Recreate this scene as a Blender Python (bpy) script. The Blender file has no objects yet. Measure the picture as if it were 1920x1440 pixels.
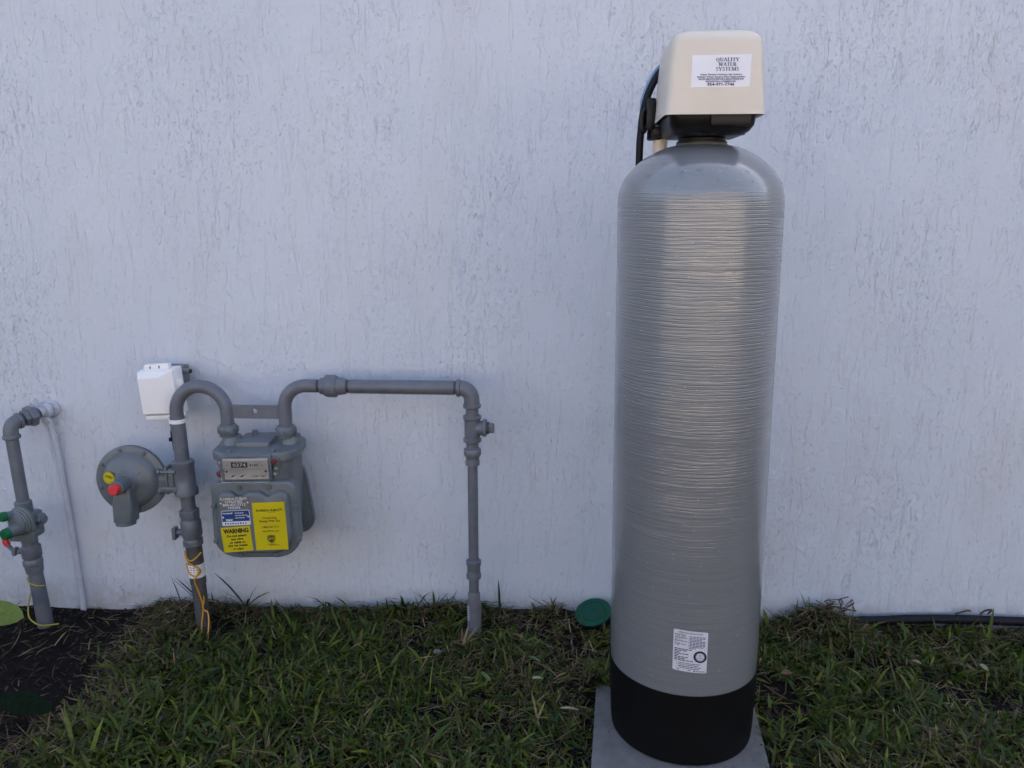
import bpy, bmesh, math, random
import numpy as np
from mathutils import Vector, Matrix

random.seed(7)
rng = np.random.default_rng(7)
R = math.radians
sc = bpy.context.scene
col = sc.collection

# ------------------------------------------------------------------ camera
cam_d = bpy.data.cameras.new('camera')
cam = bpy.data.objects.new('camera', cam_d)
col.objects.link(cam)
cam.location = (0, -2.25, 1.22)
cam.rotation_euler = (R(90 - 12.5), 0, R(3.5))
cam_d.sensor_width = 36
cam_d.lens = 28.26
cam_d.clip_start = 0.05
cam_d.clip_end = 400
sc.camera = cam

# ------------------------------------------------------------------ light
SUN_EL, SUN_AZ = 32.0, 25.0          # azimuth: 0 = +Y, 90 = +X
w = bpy.data.worlds.new('World')
sc.world = w
w.use_nodes = True
nt = w.node_tree
nt.nodes.clear()
sky = nt.nodes.new('ShaderNodeTexSky')
sky.sky_type = 'NISHITA'
sky.sun_disc = False
sky.sun_elevation = R(SUN_EL)
sky.sun_rotation = R(SUN_AZ)
sky.air_density = 1.0
sky.dust_density = 6.0
sky.ozone_density = 0.5
bg = nt.nodes.new('ShaderNodeBackground')
bg.inputs['Strength'].default_value = 0.14
wo = nt.nodes.new('ShaderNodeOutputWorld')
nt.links.new(sky.outputs[0], bg.inputs['Color'])
nt.links.new(bg.outputs[0], wo.inputs['Surface'])

sd = bpy.data.lights.new('sun', 'SUN')
sd.energy = 2.8
sd.angle = R(0.5)
sd.color = (1.0, 0.90, 0.78)
so = bpy.data.objects.new('sun', sd)
col.objects.link(so)
el, az = R(SUN_EL), R(SUN_AZ)
to_sun = Vector((math.sin(az) * math.cos(el), math.cos(az) * math.cos(el), math.sin(el)))
so.rotation_euler = to_sun.to_track_quat('Z', 'Y').to_euler()
so.location = to_sun * 20

sc.view_settings.view_transform = 'Standard'
sc.view_settings.look = 'None'
sc.view_settings.gamma = 1
sc.view_settings.use_curve_mapping = False
sc.view_settings.exposure = 1.97

# ------------------------------------------------------------------ materials
class NT:
    def __init__(s, name):
        s.m = bpy.data.materials.new(name)
        s.m.use_nodes = True
        s.t = s.m.node_tree
        s.b = s.t.nodes['Principled BSDF']
    def n(s, typ, **kw):
        nd = s.t.nodes.new(typ)
        for k, v in kw.items():
            if k.startswith('i_'):
                nd.inputs[k[2:]].default_value = v
            else:
                setattr(nd, k, v)
        return nd
    def l(s, a, b):
        s.t.links.new(a, b)
    def coords(s, scale=(1, 1, 1)):
        g = s.n('ShaderNodeNewGeometry')
        mp = s.n('ShaderNodeMapping')
        mp.inputs['Scale'].default_value = scale
        s.l(g.outputs['Position'], mp.inputs['Vector'])
        return mp.outputs[0]
    def noise(s, scale, detail=3, rough=.55, vec=None, stretch=(1, 1, 1)):
        nd = s.n('ShaderNodeTexNoise')
        nd.inputs['Scale'].default_value = scale
        nd.inputs['Detail'].default_value = detail
        nd.inputs['Roughness'].default_value = rough
        s.l(vec if vec is not None else s.coords(stretch), nd.inputs['Vector'])
        return nd.outputs['Fac']
    def ramp(s, fac, stops):
        r = s.n('ShaderNodeValToRGB')
        e = r.color_ramp.elements
        while len(e) < len(stops):
            e.new(.5)
        for q, (p, c) in zip(e, stops):
            q.position = p
            q.color = (*c, 1) if len(c) == 3 else c
        s.l(fac, r.inputs[0])
        return r.outputs[0]
    def mix(s, fac, a, b, mode='MIX'):
        m = s.n('ShaderNodeMixRGB', blend_type=mode)
        for q, v in ((0, fac), (1, a), (2, b)):
            if hasattr(v, 'is_output'):
                s.l(v, m.inputs[q])
            elif q == 0:
                m.inputs[0].default_value = v
            else:
                m.inputs[q].default_value = (*v, 1)
        return m.outputs[0]
    def bump(s, h, strength=.3, dist=.002):
        b = s.n('ShaderNodeBump')
        b.inputs['Strength'].default_value = strength
        b.inputs['Distance'].default_value = dist
        s.l(h, b.inputs['Height'])
        s.l(b.outputs[0], s.b.inputs['Normal'])
    def base(s, c):
        if hasattr(c, 'is_output'):
            s.l(c, s.b.inputs['Base Color'])
        else:
            s.b.inputs['Base Color'].default_value = (*c, 1)

def mat(name, c, rough=.5, metal=0., var=.12, scale=40, bump=.0, bscale=200, coat=0., dirt=None, spec=.5):
    t = NT(name)
    f = t.noise(scale, 4)
    lo = tuple(x * (1 - var) for x in c)
    hi = tuple(min(1, x * (1 + var)) for x in c)
    cc = t.ramp(f, [(.3, lo), (.7, hi)])
    if dirt:
        d = t.noise(dirt[1], 5, .7)
        dm = t.ramp(d, [(dirt[2], (0, 0, 0)), (dirt[2] + .08, (1, 1, 1))])
        cc = t.mix(dm, cc, dirt[0])
    t.base(cc)
    t.b.inputs['Roughness'].default_value = rough
    t.b.inputs['Metallic'].default_value = metal
    t.b.inputs['Coat Weight'].default_value = coat
    t.b.inputs['Specular IOR Level'].default_value = spec
    if bump:
        t.bump(t.noise(bscale, 3), bump, .001)
    return t.m

M = {}
M['meter_paint'] = mat('meter_grey_paint', (.112, .130, .146), .38, 0, .10, 30, .25, 260, dirt=((.20, .21, .22), 90, .70))
M['pipe_paint'] = mat('pipe_grey_paint', (.120, .130, .158), .42, 0, .14, 25, .3, 220, dirt=((.23, .23, .25), 55, .675))
M['pipe_thread'] = mat('pipe_thread_dark', (.05, .05, .058), .6)
M['coat_dark'] = mat('riser_dark_coating', (.062, .062, .070), .6, 0, .2, 40, .3, 150)
M['sleeve'] = mat('sleeve_grey_plastic', (.115, .12, .14), .5, 0, .1)
M['bolt'] = mat('bolt_metal', (.30, .30, .31), .4, .6)
M['red'] = mat('red_plastic', (.62, .035, .04), .4, 0, .06)
M['red_dull'] = mat('dull_red_plug', (.15, .009, .02), .45)
M['green_cap'] = mat('green_plastic', (.004, .105, .038), .45, spec=.3)
M['lid_green'] = mat('lid_green_plastic', (.002, .062, .038), .55, 0, .15, 30, dirt=((.02, .06, .04), 60, .66), spec=.3)
M['yellow'] = mat('yellow_sticker', (.52, .43, .004), .38, 0, .04, 12)
M['ink'] = mat('black_ink', (.012, .012, .012), .5, 0, 0)
M['navy_ink'] = mat('navy_ink', (.025, .022, .11), .5, 0, 0)
M['grey_ink'] = mat('grey_ink', (.075, .08, .17), .5, 0, 0)
M['white_ink'] = mat('white_ink', (.62, .63, .65), .4, 0, 0)
M['paper'] = mat('white_label_stock', (.74, .74, .79), .4, 0, .03, 20)
M['spec_paper'] = mat('white_specification_stock', (.62, .62, .68), .35, 0, .03, 20)
M['blue_plate'] = mat('blue_plate', (.012, .045, .17), .35)
M['badge_metal'] = mat('stamped_badge_metal', (.17, .17, .165), .45, .4, .2, 150)
M['plate_beige'] = mat('index_beige_plate', (.47, .43, .39), .45)
M['white_plastic'] = mat('white_plastic', (.78, .78, .80), .35, 0, .03, 15)
M['box_grey'] = mat('box_grey_plastic', (.17, .18, .19), .5)
M['cream'] = mat('cream_plastic', (.64, .575, .495), .42, 0, .05, 9, .05, 500, dirt=((.50, .43, .37), 14, .74))
M['pvc'] = mat('cream_pvc', (.66, .57, .46), .4, 0, .04)
M['black_plastic'] = mat('black_plastic', (.006, .006, .007), .4, 0, .2, 30, spec=.25)
M['boot_black'] = mat('boot_black', (.0028, .0028, .0034), .6, 0, .25, 20, .1, 300, spec=.18, dirt=((.018, .016, .014), 45, .69))
M['rubber'] = mat('black_rubber_hose', (.005, .0055, .008), .55, 0, .2, 40, spec=.25)
M['blue_tube'] = mat('pale_blue_tube', (.13, .28, .48), .35)
M['wire_yellow'] = mat('yellow_wire', (.55, .27, .015), .45, 0, .1)
M['wire_lime'] = mat('lime_yellow_wire', (.36, .34, .02), .45)
M['wall_white'] = mat('white_painted_metal', (.45, .47, .54), .6, 0, .08, 30, .3, 160, dirt=((.24, .23, .23), 60, .66))
M['dry_leaf'] = mat('dry_leaf', (.30, .19, .11), .7, 0, .3, 60)
M['twig'] = mat('twig', (.075, .055, .04), .8, 0, .3, 60)

M['shade_hedge_leaf'] = mat('shade_hedge_leaf', (.030, .055, .018), .5, 0, .4, 8)
M['cream_stucco'] = mat('cream_stucco', (.53, .495, .46), .8, 0, .05, 4)
M['roof_tile'] = mat('roof_tile', (.28, .14, .09), .8, 0, .2, 5)

def glass(name, rough=.05, tint=(.9, .92, .95)):
    t = NT(name)
    t.base(tint)
    t.b.inputs['Roughness'].default_value = rough
    t.b.inputs['Transmission Weight'].default_value = 1
    t.b.inputs['IOR'].default_value = 1.33
    return t.m
M['clear'] = glass('clear_polycarbonate', .06)
M['water'] = glass('water', .02, (1, 1, 1))

# stucco wall: white paint with rubbed dirt in it
t = NT('white_stucco')
c = t.ramp(t.noise(1.3, 3), [(.3, (.525, .570, .665)), (.7, (.570, .612, .700))])
sp = t.noise(55, 3, .6, stretch=(1, 1, .55))
c = t.mix(t.ramp(sp, [(.74, (0, 0, 0)), (.78, (.5, .5, .5))]), c, (.36, .36, .39))
big = t.noise(16, 6, .75)
c = t.mix(t.ramp(big, [(.735, (0, 0, 0)), (.79, (.7, .7, .7))]), c, (.26, .24, .23))
st_ = t.noise(2.6, 5, .7, stretch=(1, 1, .45))
c = t.mix(t.ramp(st_, [(.50, (0, 0, 0)), (.72, (.45, .45, .45))]), c, (.50, .50, .52))
gx = t.n('ShaderNodeNewGeometry')
sx = t.n('ShaderNodeSeparateXYZ')
t.l(gx.outputs['Position'], sx.inputs[0])
mz = t.n('ShaderNodeMapRange')                         # mud splashed up on the foot of the wall
mz.inputs['From Min'].default_value = .20
mz.inputs['From Max'].default_value = -.01
t.l(sx.outputs['Z'], mz.inputs['Value'])
mu = t.n('ShaderNodeMath', operation='MULTIPLY')
t.l(mz.outputs[0], mu.inputs[0])
t.l(t.ramp(t.noise(38, 5, .75), [(.64, (0, 0, 0)), (.70, (.8, .8, .8))]), mu.inputs[1])
c = t.mix(mu.outputs[0], c, (.17, .14, .12))
mz2 = t.n('ShaderNodeMapRange')                        # damp, soiled strip where the wall meets the ground
mz2.inputs['From Min'].default_value = .085
mz2.inputs['From Max'].default_value = .0
t.l(sx.outputs['Z'], mz2.inputs['Value'])
mu2 = t.n('ShaderNodeMath', operation='MULTIPLY')
t.l(mz2.outputs[0], mu2.inputs[0])
t.l(t.ramp(t.noise(14, 5, .7), [(.35, (.15, .15, .15)), (.65, (.8, .8, .8))]), mu2.inputs[1])
c = t.mix(mu2.outputs[0], c, (.30, .28, .27))
t.b.inputs['Roughness'].default_value = .62
def edgy(scale, lo, hi, dist, stretch):
    nd = t.n('ShaderNodeTexNoise')
    nd.inputs['Scale'].default_value = scale
    nd.inputs['Detail'].default_value = 2.5
    nd.inputs['Distortion'].default_value = dist
    t.l(t.coords(stretch), nd.inputs['Vector'])
    return t.ramp(nd.outputs['Fac'], [(lo, (0, 0, 0)), (hi, (1, 1, 1))])
def crease(scale, mid, half, dist, stretch, detail=2.5):
    nd = t.n('ShaderNodeTexNoise')
    nd.inputs['Scale'].default_value = scale
    nd.inputs['Detail'].default_value = detail
    nd.inputs['Distortion'].default_value = dist
    t.l(t.coords(stretch), nd.inputs['Vector'])
    return nd.outputs['Fac'], t.ramp(nd.outputs['Fac'], [(mid - half, (0, 0, 0)), (mid, (1, 1, 1)), (mid + half, (0, 0, 0))])
k1 = edgy(78, .575, .61, .5, (1, 1, .55))              # knocked-down flats with crisp lips
k2 = edgy(150, .60, .64, .4, (1, 1, .6))
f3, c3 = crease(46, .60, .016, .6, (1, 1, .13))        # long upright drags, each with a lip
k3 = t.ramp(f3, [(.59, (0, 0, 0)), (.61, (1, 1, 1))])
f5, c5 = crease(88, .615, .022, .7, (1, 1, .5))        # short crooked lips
k5 = t.ramp(f5, [(.605, (0, 0, 0)), (.625, (1, 1, 1))])
k4 = edgy(115, .66, .70, .3, (1, 1, .8))               # pits
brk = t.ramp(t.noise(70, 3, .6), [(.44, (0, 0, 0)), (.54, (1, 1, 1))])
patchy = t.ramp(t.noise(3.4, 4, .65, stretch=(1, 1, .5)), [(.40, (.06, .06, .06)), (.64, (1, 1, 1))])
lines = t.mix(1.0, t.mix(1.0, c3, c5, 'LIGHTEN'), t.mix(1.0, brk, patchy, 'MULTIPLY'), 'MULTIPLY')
fine = t.ramp(t.noise(190, 2, .5, stretch=(1, 1, .05)), [(.35, (.35, .35, .35)), (.65, (.65, .65, .65))])
h1 = t.mix(1.0, t.mix(.4, t.mix(.5, k1, k5), k2), patchy, 'MULTIPLY')
hb = t.mix(.34, h1, k3)
hb = t.mix(1.0, hb, t.mix(1.0, k4, (.45, .45, .45), 'MULTIPLY'), 'SUBTRACT')
hb = t.mix(1.0, hb, t.mix(1.0, lines, (.60, .60, .60), 'MULTIPLY'), 'SUBTRACT')
hb = t.mix(.16, hb, fine)
hb = t.mix(.14, hb, t.noise(360, 3, .6))
t.bump(hb, .85, .0050)
crease_shade = t.mix(1.0, lines, (.28, .28, .28), 'MULTIPLY')  # shade of the relief, painted dark along the lips
t.base(t.mix(crease_shade, c, (.19, .195, .215)))
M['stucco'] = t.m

# wound fibreglass shell
t = NT('grey_wound_fibreglass')
tc = t.n('ShaderNodeTexCoord')
mp = t.n('ShaderNodeMapping')
mp.inputs['Scale'].default_value = (1.0, 1.0, 110)
t.l(tc.outputs['Object'], mp.inputs['Vector'])
wr = t.noise(2.2, 4, .6, mp.outputs[0])
mp2 = t.n('ShaderNodeMapping')
mp2.inputs['Scale'].default_value = (.9, .9, 260)
t.l(tc.outputs['Object'], mp2.inputs['Vector'])
wr2 = t.noise(2.0, 3, .6, mp2.outputs[0])
mp3 = t.n('ShaderNodeMapping')
mp3.inputs['Scale'].default_value = (1.4, 1.4, 6)
t.l(tc.outputs['Object'], mp3.inputs['Vector'])
c = t.ramp(wr, [(.3, (.160, .166, .180)), (.7, (.184, .190, .204))])
c = t.mix(t.ramp(t.noise(230, 2), [(.705, (0, 0, 0)), (.74, (.7, .7, .7))]), c, (.50, .50, .52))
t.base(c)
t.b.inputs['Roughness'].default_value = .30
t.b.inputs['Coat Weight'].default_value = .8
t.b.inputs['Coat Roughness'].default_value = .09
t.b.inputs['Coat IOR'].default_value = 1.75
t.b.inputs['Specular IOR Level'].default_value = .65
sp = t.n('ShaderNodeSeparateXYZ')
t.l(tc.outputs['Object'], sp.inputs[0])
zr = t.n('ShaderNodeMapRange')
zr.inputs['From Min'].default_value = 1.232
zr.inputs['From Max'].default_value = 1.222
t.l(sp.outputs['Z'], zr.inputs['Value'])
def strands(scale, dist, dscale, groove):
    wv = t.n('ShaderNodeTexWave', wave_type='BANDS', bands_direction='Z', wave_profile='SIN')
    wv.inputs['Scale'].default_value = scale
    wv.inputs['Distortion'].default_value = dist
    wv.inputs['Detail'].default_value = 2
    wv.inputs['Detail Scale'].default_value = dscale
    mq = t.n('ShaderNodeMapping')
    mq.inputs['Scale'].default_value = (.22, .22, 1)
    t.l(tc.outputs['Object'], mq.inputs['Vector'])
    t.l(mq.outputs[0], wv.inputs['Vector'])
    return t.ramp(wv.outputs['Fac'], [(0, (0, 0, 0)), (groove, (.85, .85, .85)), (1, (1, 1, 1))])
s1 = strands(44, 6, .8, .22)
s2 = strands(83, 5, .6, .30)
amp = t.ramp(t.noise(3, 3, .6, mp3.outputs[0]), [(.30, (.25, .25, .25)), (.62, (1, 1, 1))])
zl = t.n('ShaderNodeMapRange')                         # the winding lies flatter toward the foot
zl.inputs['From Min'].default_value = .25
zl.inputs['From Max'].default_value = .95
zl.inputs['To Min'].default_value = .24
t.l(sp.outputs['Z'], zl.inputs['Value'])
hh = t.mix(1.0, t.mix(1.0, t.mix(.38, s1, s2), amp, 'MULTIPLY'), zl.outputs[0], 'MULTIPLY')
hh = t.mix(.22, hh, wr2)
hz = t.n('ShaderNodeMath', operation='MULTIPLY')
t.l(hh, hz.inputs[0])
t.l(zr.outputs[0], hz.inputs[1])
t.bump(hz.outputs[0], .70, .0011)
t.l(t.b.inputs['Normal'].links[0].from_socket, t.b.inputs['Coat Normal'])
M['tank'] = t.m

# concrete paver
t = NT('concrete_paver')
c = t.ramp(t.noise(22, 5, .65), [(.3, (.112, .107, .107)), (.7, (.172, .165, .162))])
c = t.mix(t.ramp(t.noise(60, 4, .7), [(.60, (0, 0, 0)), (.70, (.75, .75, .75))]), c, (.055, .05, .047))
t.base(c)
t.b.inputs['Roughness'].default_value = .8
t.bump(t.noise(260, 4, .7), .5, .0015)
M['paver'] = t.m

# soil
t = NT('dark_soil')
c = t.ramp(t.noise(35, 6, .7), [(.3, (.005, .0036, .0034)), (.65, (.013, .009, .008)), (.8, (.028, .019, .015))])
t.base(c)
t.b.inputs['Roughness'].default_value = .95
t.b.inputs['Specular IOR Level'].default_value = .15
t.bump(t.noise(140, 5, .7), .9, .006)
M['soil'] = t.m

# blades: colour carried per blade
def blade_mat(name, rough=.5, trans=.22):
    t = NT(name)
    a = t.n('ShaderNodeAttribute', attribute_name='tint')
    f = t.noise(160, 3)
    c = t.mix(.55, a.outputs['Color'], t.mix(1.0, a.outputs['Color'], t.ramp(f, [(.25, (.5, .5, .45)), (.75, (1.5, 1.5, 1.4))]), 'MULTIPLY'))
    t.base(c)
    t.b.inputs['Roughness'].default_value = rough
    t.b.inputs['Specular IOR Level'].default_value = .28
    out = t.t.nodes['Material Output']
    tr = t.n('ShaderNodeBsdfTranslucent')
    t.l(c, tr.inputs['Color'])
    mx = t.n('ShaderNodeMixShader')
    mx.inputs[0].default_value = trans
    t.l(t.b.outputs[0], mx.inputs[1])
    t.l(tr.outputs[0], mx.inputs[2])
    t.l(mx.outputs[0], out.inputs['Surface'])
    return t.m
M['blade'] = blade_mat('grass_blade')
M['thatch'] = blade_mat('dry_thatch', .7, .1)
t = NT('lime_leaf')
t.base(t.ramp(t.noise(30, 4), [(.3, (.085, .125, .005)), (.7, (.115, .155, .008))]))
t.b.inputs['Roughness'].default_value = .4
M['lime_leaf'] = t.m
t = NT('deep_green_leaf')
t.base(t.ramp(t.noise(40, 4), [(.3, (.0025, .008, .0028)), (.7, (.005, .013, .0045))]))
t.b.inputs['Roughness'].default_value = .4
t.b.inputs['Specular IOR Level'].default_value = .06
M['deep_leaf'] = t.m

# ------------------------------------------------------------------ mesh helpers
ORG = {}
class MB:
    """collects faces in world space; build() makes one mesh object of them"""
    def __init__(s):
        s.v, s.f, s.mi = [], [], []
    def add(s, vs, fs, mi=0):
        o = len(s.v)
        s.v += [tuple(p) for p in vs]
        s.f += [tuple(i + o for i in q) for q in fs]
        s.mi += [mi] * len(fs)
    def add_bm(s, bm, mi=0, mat4=None):
        bm.verts.index_update()
        s.add([(mat4 @ v.co if mat4 else v.co.copy()) for v in bm.verts], [[v.index for v in f.verts] for f in bm.faces], mi)
        bm.free()
    def box(s, lo, hi, bev=0., seg=2, mi=0, mat4=None):
        bm = bmesh.new()
        bmesh.ops.create_cube(bm, size=1)
        for v in bm.verts:
            v.co = Vector([(l + h) / 2 + q * (h - l) for l, h, q in zip(lo, hi, v.co)])
        if bev:
            bmesh.ops.bevel(bm, geom=bm.edges[:] , offset=bev, segments=seg, profile=.5, affect='EDGES')
        s.add_bm(bm, mi, mat4)
    def lathe(s, prof, org=(0, 0, 0), axis=(0, 0, 1), seg=32, mi=0, ref=None):
        """prof: (radius, height) pairs along axis"""
        ax = Vector(axis).normalized()
        q = ax.to_track_quat('Z', 'Y')
        m = Matrix.Translation(org) @ q.to_matrix().to_4x4()
        vs, fs = [], []
        n = len(prof)
        for r, h in prof:
            for k in range(seg):
                a = 2 * math.pi * k / seg
                vs.append(m @ Vector((max(r, 1e-5) * math.cos(a), max(r, 1e-5) * math.sin(a), h)))
        for i in range(n - 1):
            for k in range(seg):
                k2 = (k + 1) % seg
                fs.append((i * seg + k, i * seg + k2, (i + 1) * seg + k2, (i + 1) * seg + k))
        fs.append(tuple(reversed(range(seg))))
        fs.append(tuple(range((n - 1) * seg, n * seg)))
        s.add(vs, fs, mi)
    def cyl(s, a, b, r, r2=None, seg=24, mi=0, bev=0.):
        a, b = Vector(a), Vector(b)
        L = (b - a).length
        r2 = r if r2 is None else r2
        p = [(r, 0), (r2, L)] if not bev else [(r - bev, 0), (r, bev), (r2, L - bev), (r2 - bev, L)]
        s.lathe(p, a, b - a, seg, mi)
    def hexn(s, a, b, r, mi=0, seg=6):
        a, b = Vector(a), Vector(b)
        L = (b - a).length
        s.lathe([(r * .93, 0), (r, L * .12), (r, L * .88), (r * .93, L)], a, b - a, seg, mi)
    def tube(s, pts, r, seg=16, mi=0, cap=True):
        pts = [Vector(p) for p in pts]
        rr = r if hasattr(r, '__len__') else [r] * len(pts)
        vs, fs = [], []
        t0 = (pts[1] - pts[0]).normalized()
        up = Vector((0, 0, 1)) if abs(t0.z) < .9 else Vector((0, 1, 0))
        nx = t0.cross(up).normalized()
        for i, p in enumerate(pts):
            tg = (pts[min(i + 1, len(pts) - 1)] - pts[max(i - 1, 0)]).normalized()
            nx = (nx - tg * nx.dot(tg)).normalized()
            ny = tg.cross(nx)
            for k in range(seg):
                a = 2 * math.pi * k / seg
                vs.append(p + (nx * math.cos(a) + ny * math.sin(a)) * rr[i])
        for i in range(len(pts) - 1):
            for k in range(seg):
                k2 = (k + 1) % seg
                fs.append((i * seg + k, (i + 1) * seg + k, (i + 1) * seg + k2, i * seg + k2)[::-1])
        if cap:
            fs.append(tuple(range(seg))[::-1])
            fs.append(tuple(range((len(pts) - 1) * seg, len(pts) * seg)))
        s.add(vs, fs, mi)
    def prism(s, outline, fn, d0, d1, bev=0., seg=3, mi=0, mid=None):
        """outline in (u, v), extruded along the third coordinate from d0 (back) to d1 (front, bevelled); fn maps (u, v, d) to the world"""
        n = len(outline)
        cx = sum(p[0] for p in outline) / n
        cy = sum(p[1] for p in outline) / n
        rings = [(0, d0)]
        sg = 1 if d1 > d0 else -1
        if bev:
            for k in range(seg + 1):
                a = math.pi / 2 * k / seg
                rings.append((bev * (1 - math.cos(a)), d1 - sg * bev * (1 - math.sin(a))))
        else:
            rings.append((0, d1))
        W = max(p[0] for p in outline) - min(p[0] for p in outline)
        H = max(p[1] for p in outline) - min(p[1] for p in outline)
        vs = []
        for ins, d in rings:
            kx, ky = 1 - 2 * ins / W, 1 - 2 * ins / H
            for u, v in outline:
                vs.append(fn(cx + (u - cx) * kx, cy + (v - cy) * ky, d))
        fs = []
        for i in range(len(rings) - 1):
            for k in range(n):
                k2 = (k + 1) % n
                fs.append((i * n + k, i * n + k2, (i + 1) * n + k2, (i + 1) * n + k))
        fs.append(tuple(reversed(range(n))))
        fs.append(tuple(range((len(rings) - 1) * n, len(rings) * n)))
        s.add(vs, fs, mi)
    def build(s, name, mats, parent=None, org=None, smooth=40, recalc=True):
        me = bpy.data.meshes.new(name)
        if parent is not None:
            org = ORG[parent.name]
        o0 = Vector(org) if org is not None else Vector((0, 0, 0))
        me.from_pydata([tuple(Vector(p) - o0) for p in s.v], [], s.f)
        for m in (mats if isinstance(mats, (list, tuple)) else [mats]):
            me.materials.append(M[m] if isinstance(m, str) else m)
        me.polygons.foreach_set('material_index', s.mi)
        if recalc:
            bm = bmesh.new()
            bm.from_mesh(me)
            bmesh.ops.recalc_face_normals(bm, faces=bm.faces[:])
            bm.to_mesh(me)
            bm.free()
        me.shade_smooth()
        me.set_sharp_from_angle(angle=R(smooth))
        o = bpy.data.objects.new(name, me)
        col.objects.link(o)
        if parent is not None:
            o.parent = parent
        else:
            o.location = o0
        ORG[o.name] = o0
        return o

def thing(name, label, cat, loc, group=None):
    o = bpy.data.objects.new(name, None)
    o.empty_display_size = .05
    col.objects.link(o)
    o.location = loc
    ORG[o.name] = Vector(loc)
    return tag(o, label, cat, group)

def tag(o, label=None, cat=None, group=None, kind=None):
    for k, v in (('label', label), ('category', cat), ('group', group), ('kind', kind)):
        if v:
            o[k] = v
    return o

def rrect(x0, z0, x1, z1, r, n=5):
    """rounded rectangle; r is one radius or four (bottom-left, bottom-right, top-right, top-left)"""
    rr = r if hasattr(r, '__len__') else [r] * 4
    out = []
    for (cx, cz, a0), q in zip(((x0, z0, 180), (x1, z0, 270), (x1, z1, 0), (x0, z1, 90)), rr):
        ux = cx + (q if cx == x0 else -q)
        uz = cz + (q if cz == z0 else -q)
        for k in range(n + 1):
            a = R(a0 + 90 * k / n)
            out.append((ux + q * math.cos(a), uz + q * math.sin(a)))
    return out

def arc(c, r, a0, a1, n, y):
    return [(c[0] + r * math.cos(R(a0 + (a1 - a0) * k / n)), y, c[1] + r * math.sin(R(a0 + (a1 - a0) * k / n))) for k in range(n + 1)]

def smooth_path(pts, n=8):
    """Catmull-Rom through the points"""
    P = [Vector(p) for p in pts]
    P = [P[0] * 2 - P[1]] + P + [P[-1] * 2 - P[-2]]
    out = []
    for i in range(1, len(P) - 2):
        a, b, c, d = P[i - 1:i + 3]
        for k in range(n):
            u = k / n
            out.append(.5 * ((2 * b) + (c - a) * u + (2 * a - 5 * b + 4 * c - d) * u * u + (3 * b - a - 3 * c + d) * u ** 3))
    out.append(P[-2])
    return out

# ---- lettering: sans strings from the built-in font, serif capitals from hand-laid strokes
_tc = {}
def text_mesh(s_, bold=0., italic=0.):
    key = (s_, bold, italic)
    if key not in _tc:
        cu = bpy.data.curves.new('letters', 'FONT')
        cu.body = s_
        cu.size = 1
        cu.resolution_u = 2
        cu.offset = bold
        cu.shear = italic
        ob = bpy.data.objects.new('letters', cu)
        me = ob.to_mesh()
        vs = [(v.co.x, v.co.y) for v in me.vertices]
        fs = [tuple(p.vertices) for p in me.polygons]
        ob.to_mesh_clear()
        bpy.data.objects.remove(ob)
        bpy.data.curves.remove(cu)
        _tc[key] = (vs, fs)
    return _tc[key]

def put_text(mb, s_, fn, u, v, h, width=None, mi=1, align='C', bold=.02, italic=0., d=.0004):
    """h: height of a capital; u, v: anchor (baseline); fn maps (u, v, d) to the world"""
    vs, fs = text_mesh(s_, bold, italic)
    if not vs:
        return
    x0 = min(p[0] for p in vs)
    x1 = max(p[0] for p in vs)
    k = h / .70
    kx = k if width is None else width / (x1 - x0)
    wd = (x1 - x0) * kx
    ox = {'C': u - wd / 2, 'L': u, 'R': u - wd}[align]
    mb.add([fn(ox + (p[0] - x0) * kx, v + p[1] * k, d) for p in vs], fs, mi)

def stroke(a, b, wd):
    a, b = Vector((*a, 0)), Vector((*b, 0))
    n = Vector((-(b - a).y, (b - a).x, 0)).normalized() * wd / 2
    return [(p.x, p.y) for p in (a - n, b - n, b + n, a + n)]
TH, TN, SF = .20, .10, .085
def _ser(x, y, wd=.30):
    return [(x - wd / 2, y), (x + wd / 2, y), (x + wd / 2, y + SF), (x - wd / 2, y + SF)]
def _ring(cx, cy, rx, ry, a0=0, a1=360, n=18, thick=TH, thin=TN):
    q = []
    for k in range(n):
        seg = []
        for a in (a0 + (a1 - a0) * k / n, a0 + (a1 - a0) * (k + 1) / n):
            c, s_ = math.cos(R(a)), math.sin(R(a))
            wd = thin + (thick - thin) * c * c
            seg.append(((cx + rx * c, cy + ry * s_), (cx + (rx - wd) * c, cy + (ry - thin) * s_)))
        q.append([seg[0][0], seg[1][0], seg[1][1], seg[0][1]])
    return q
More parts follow.
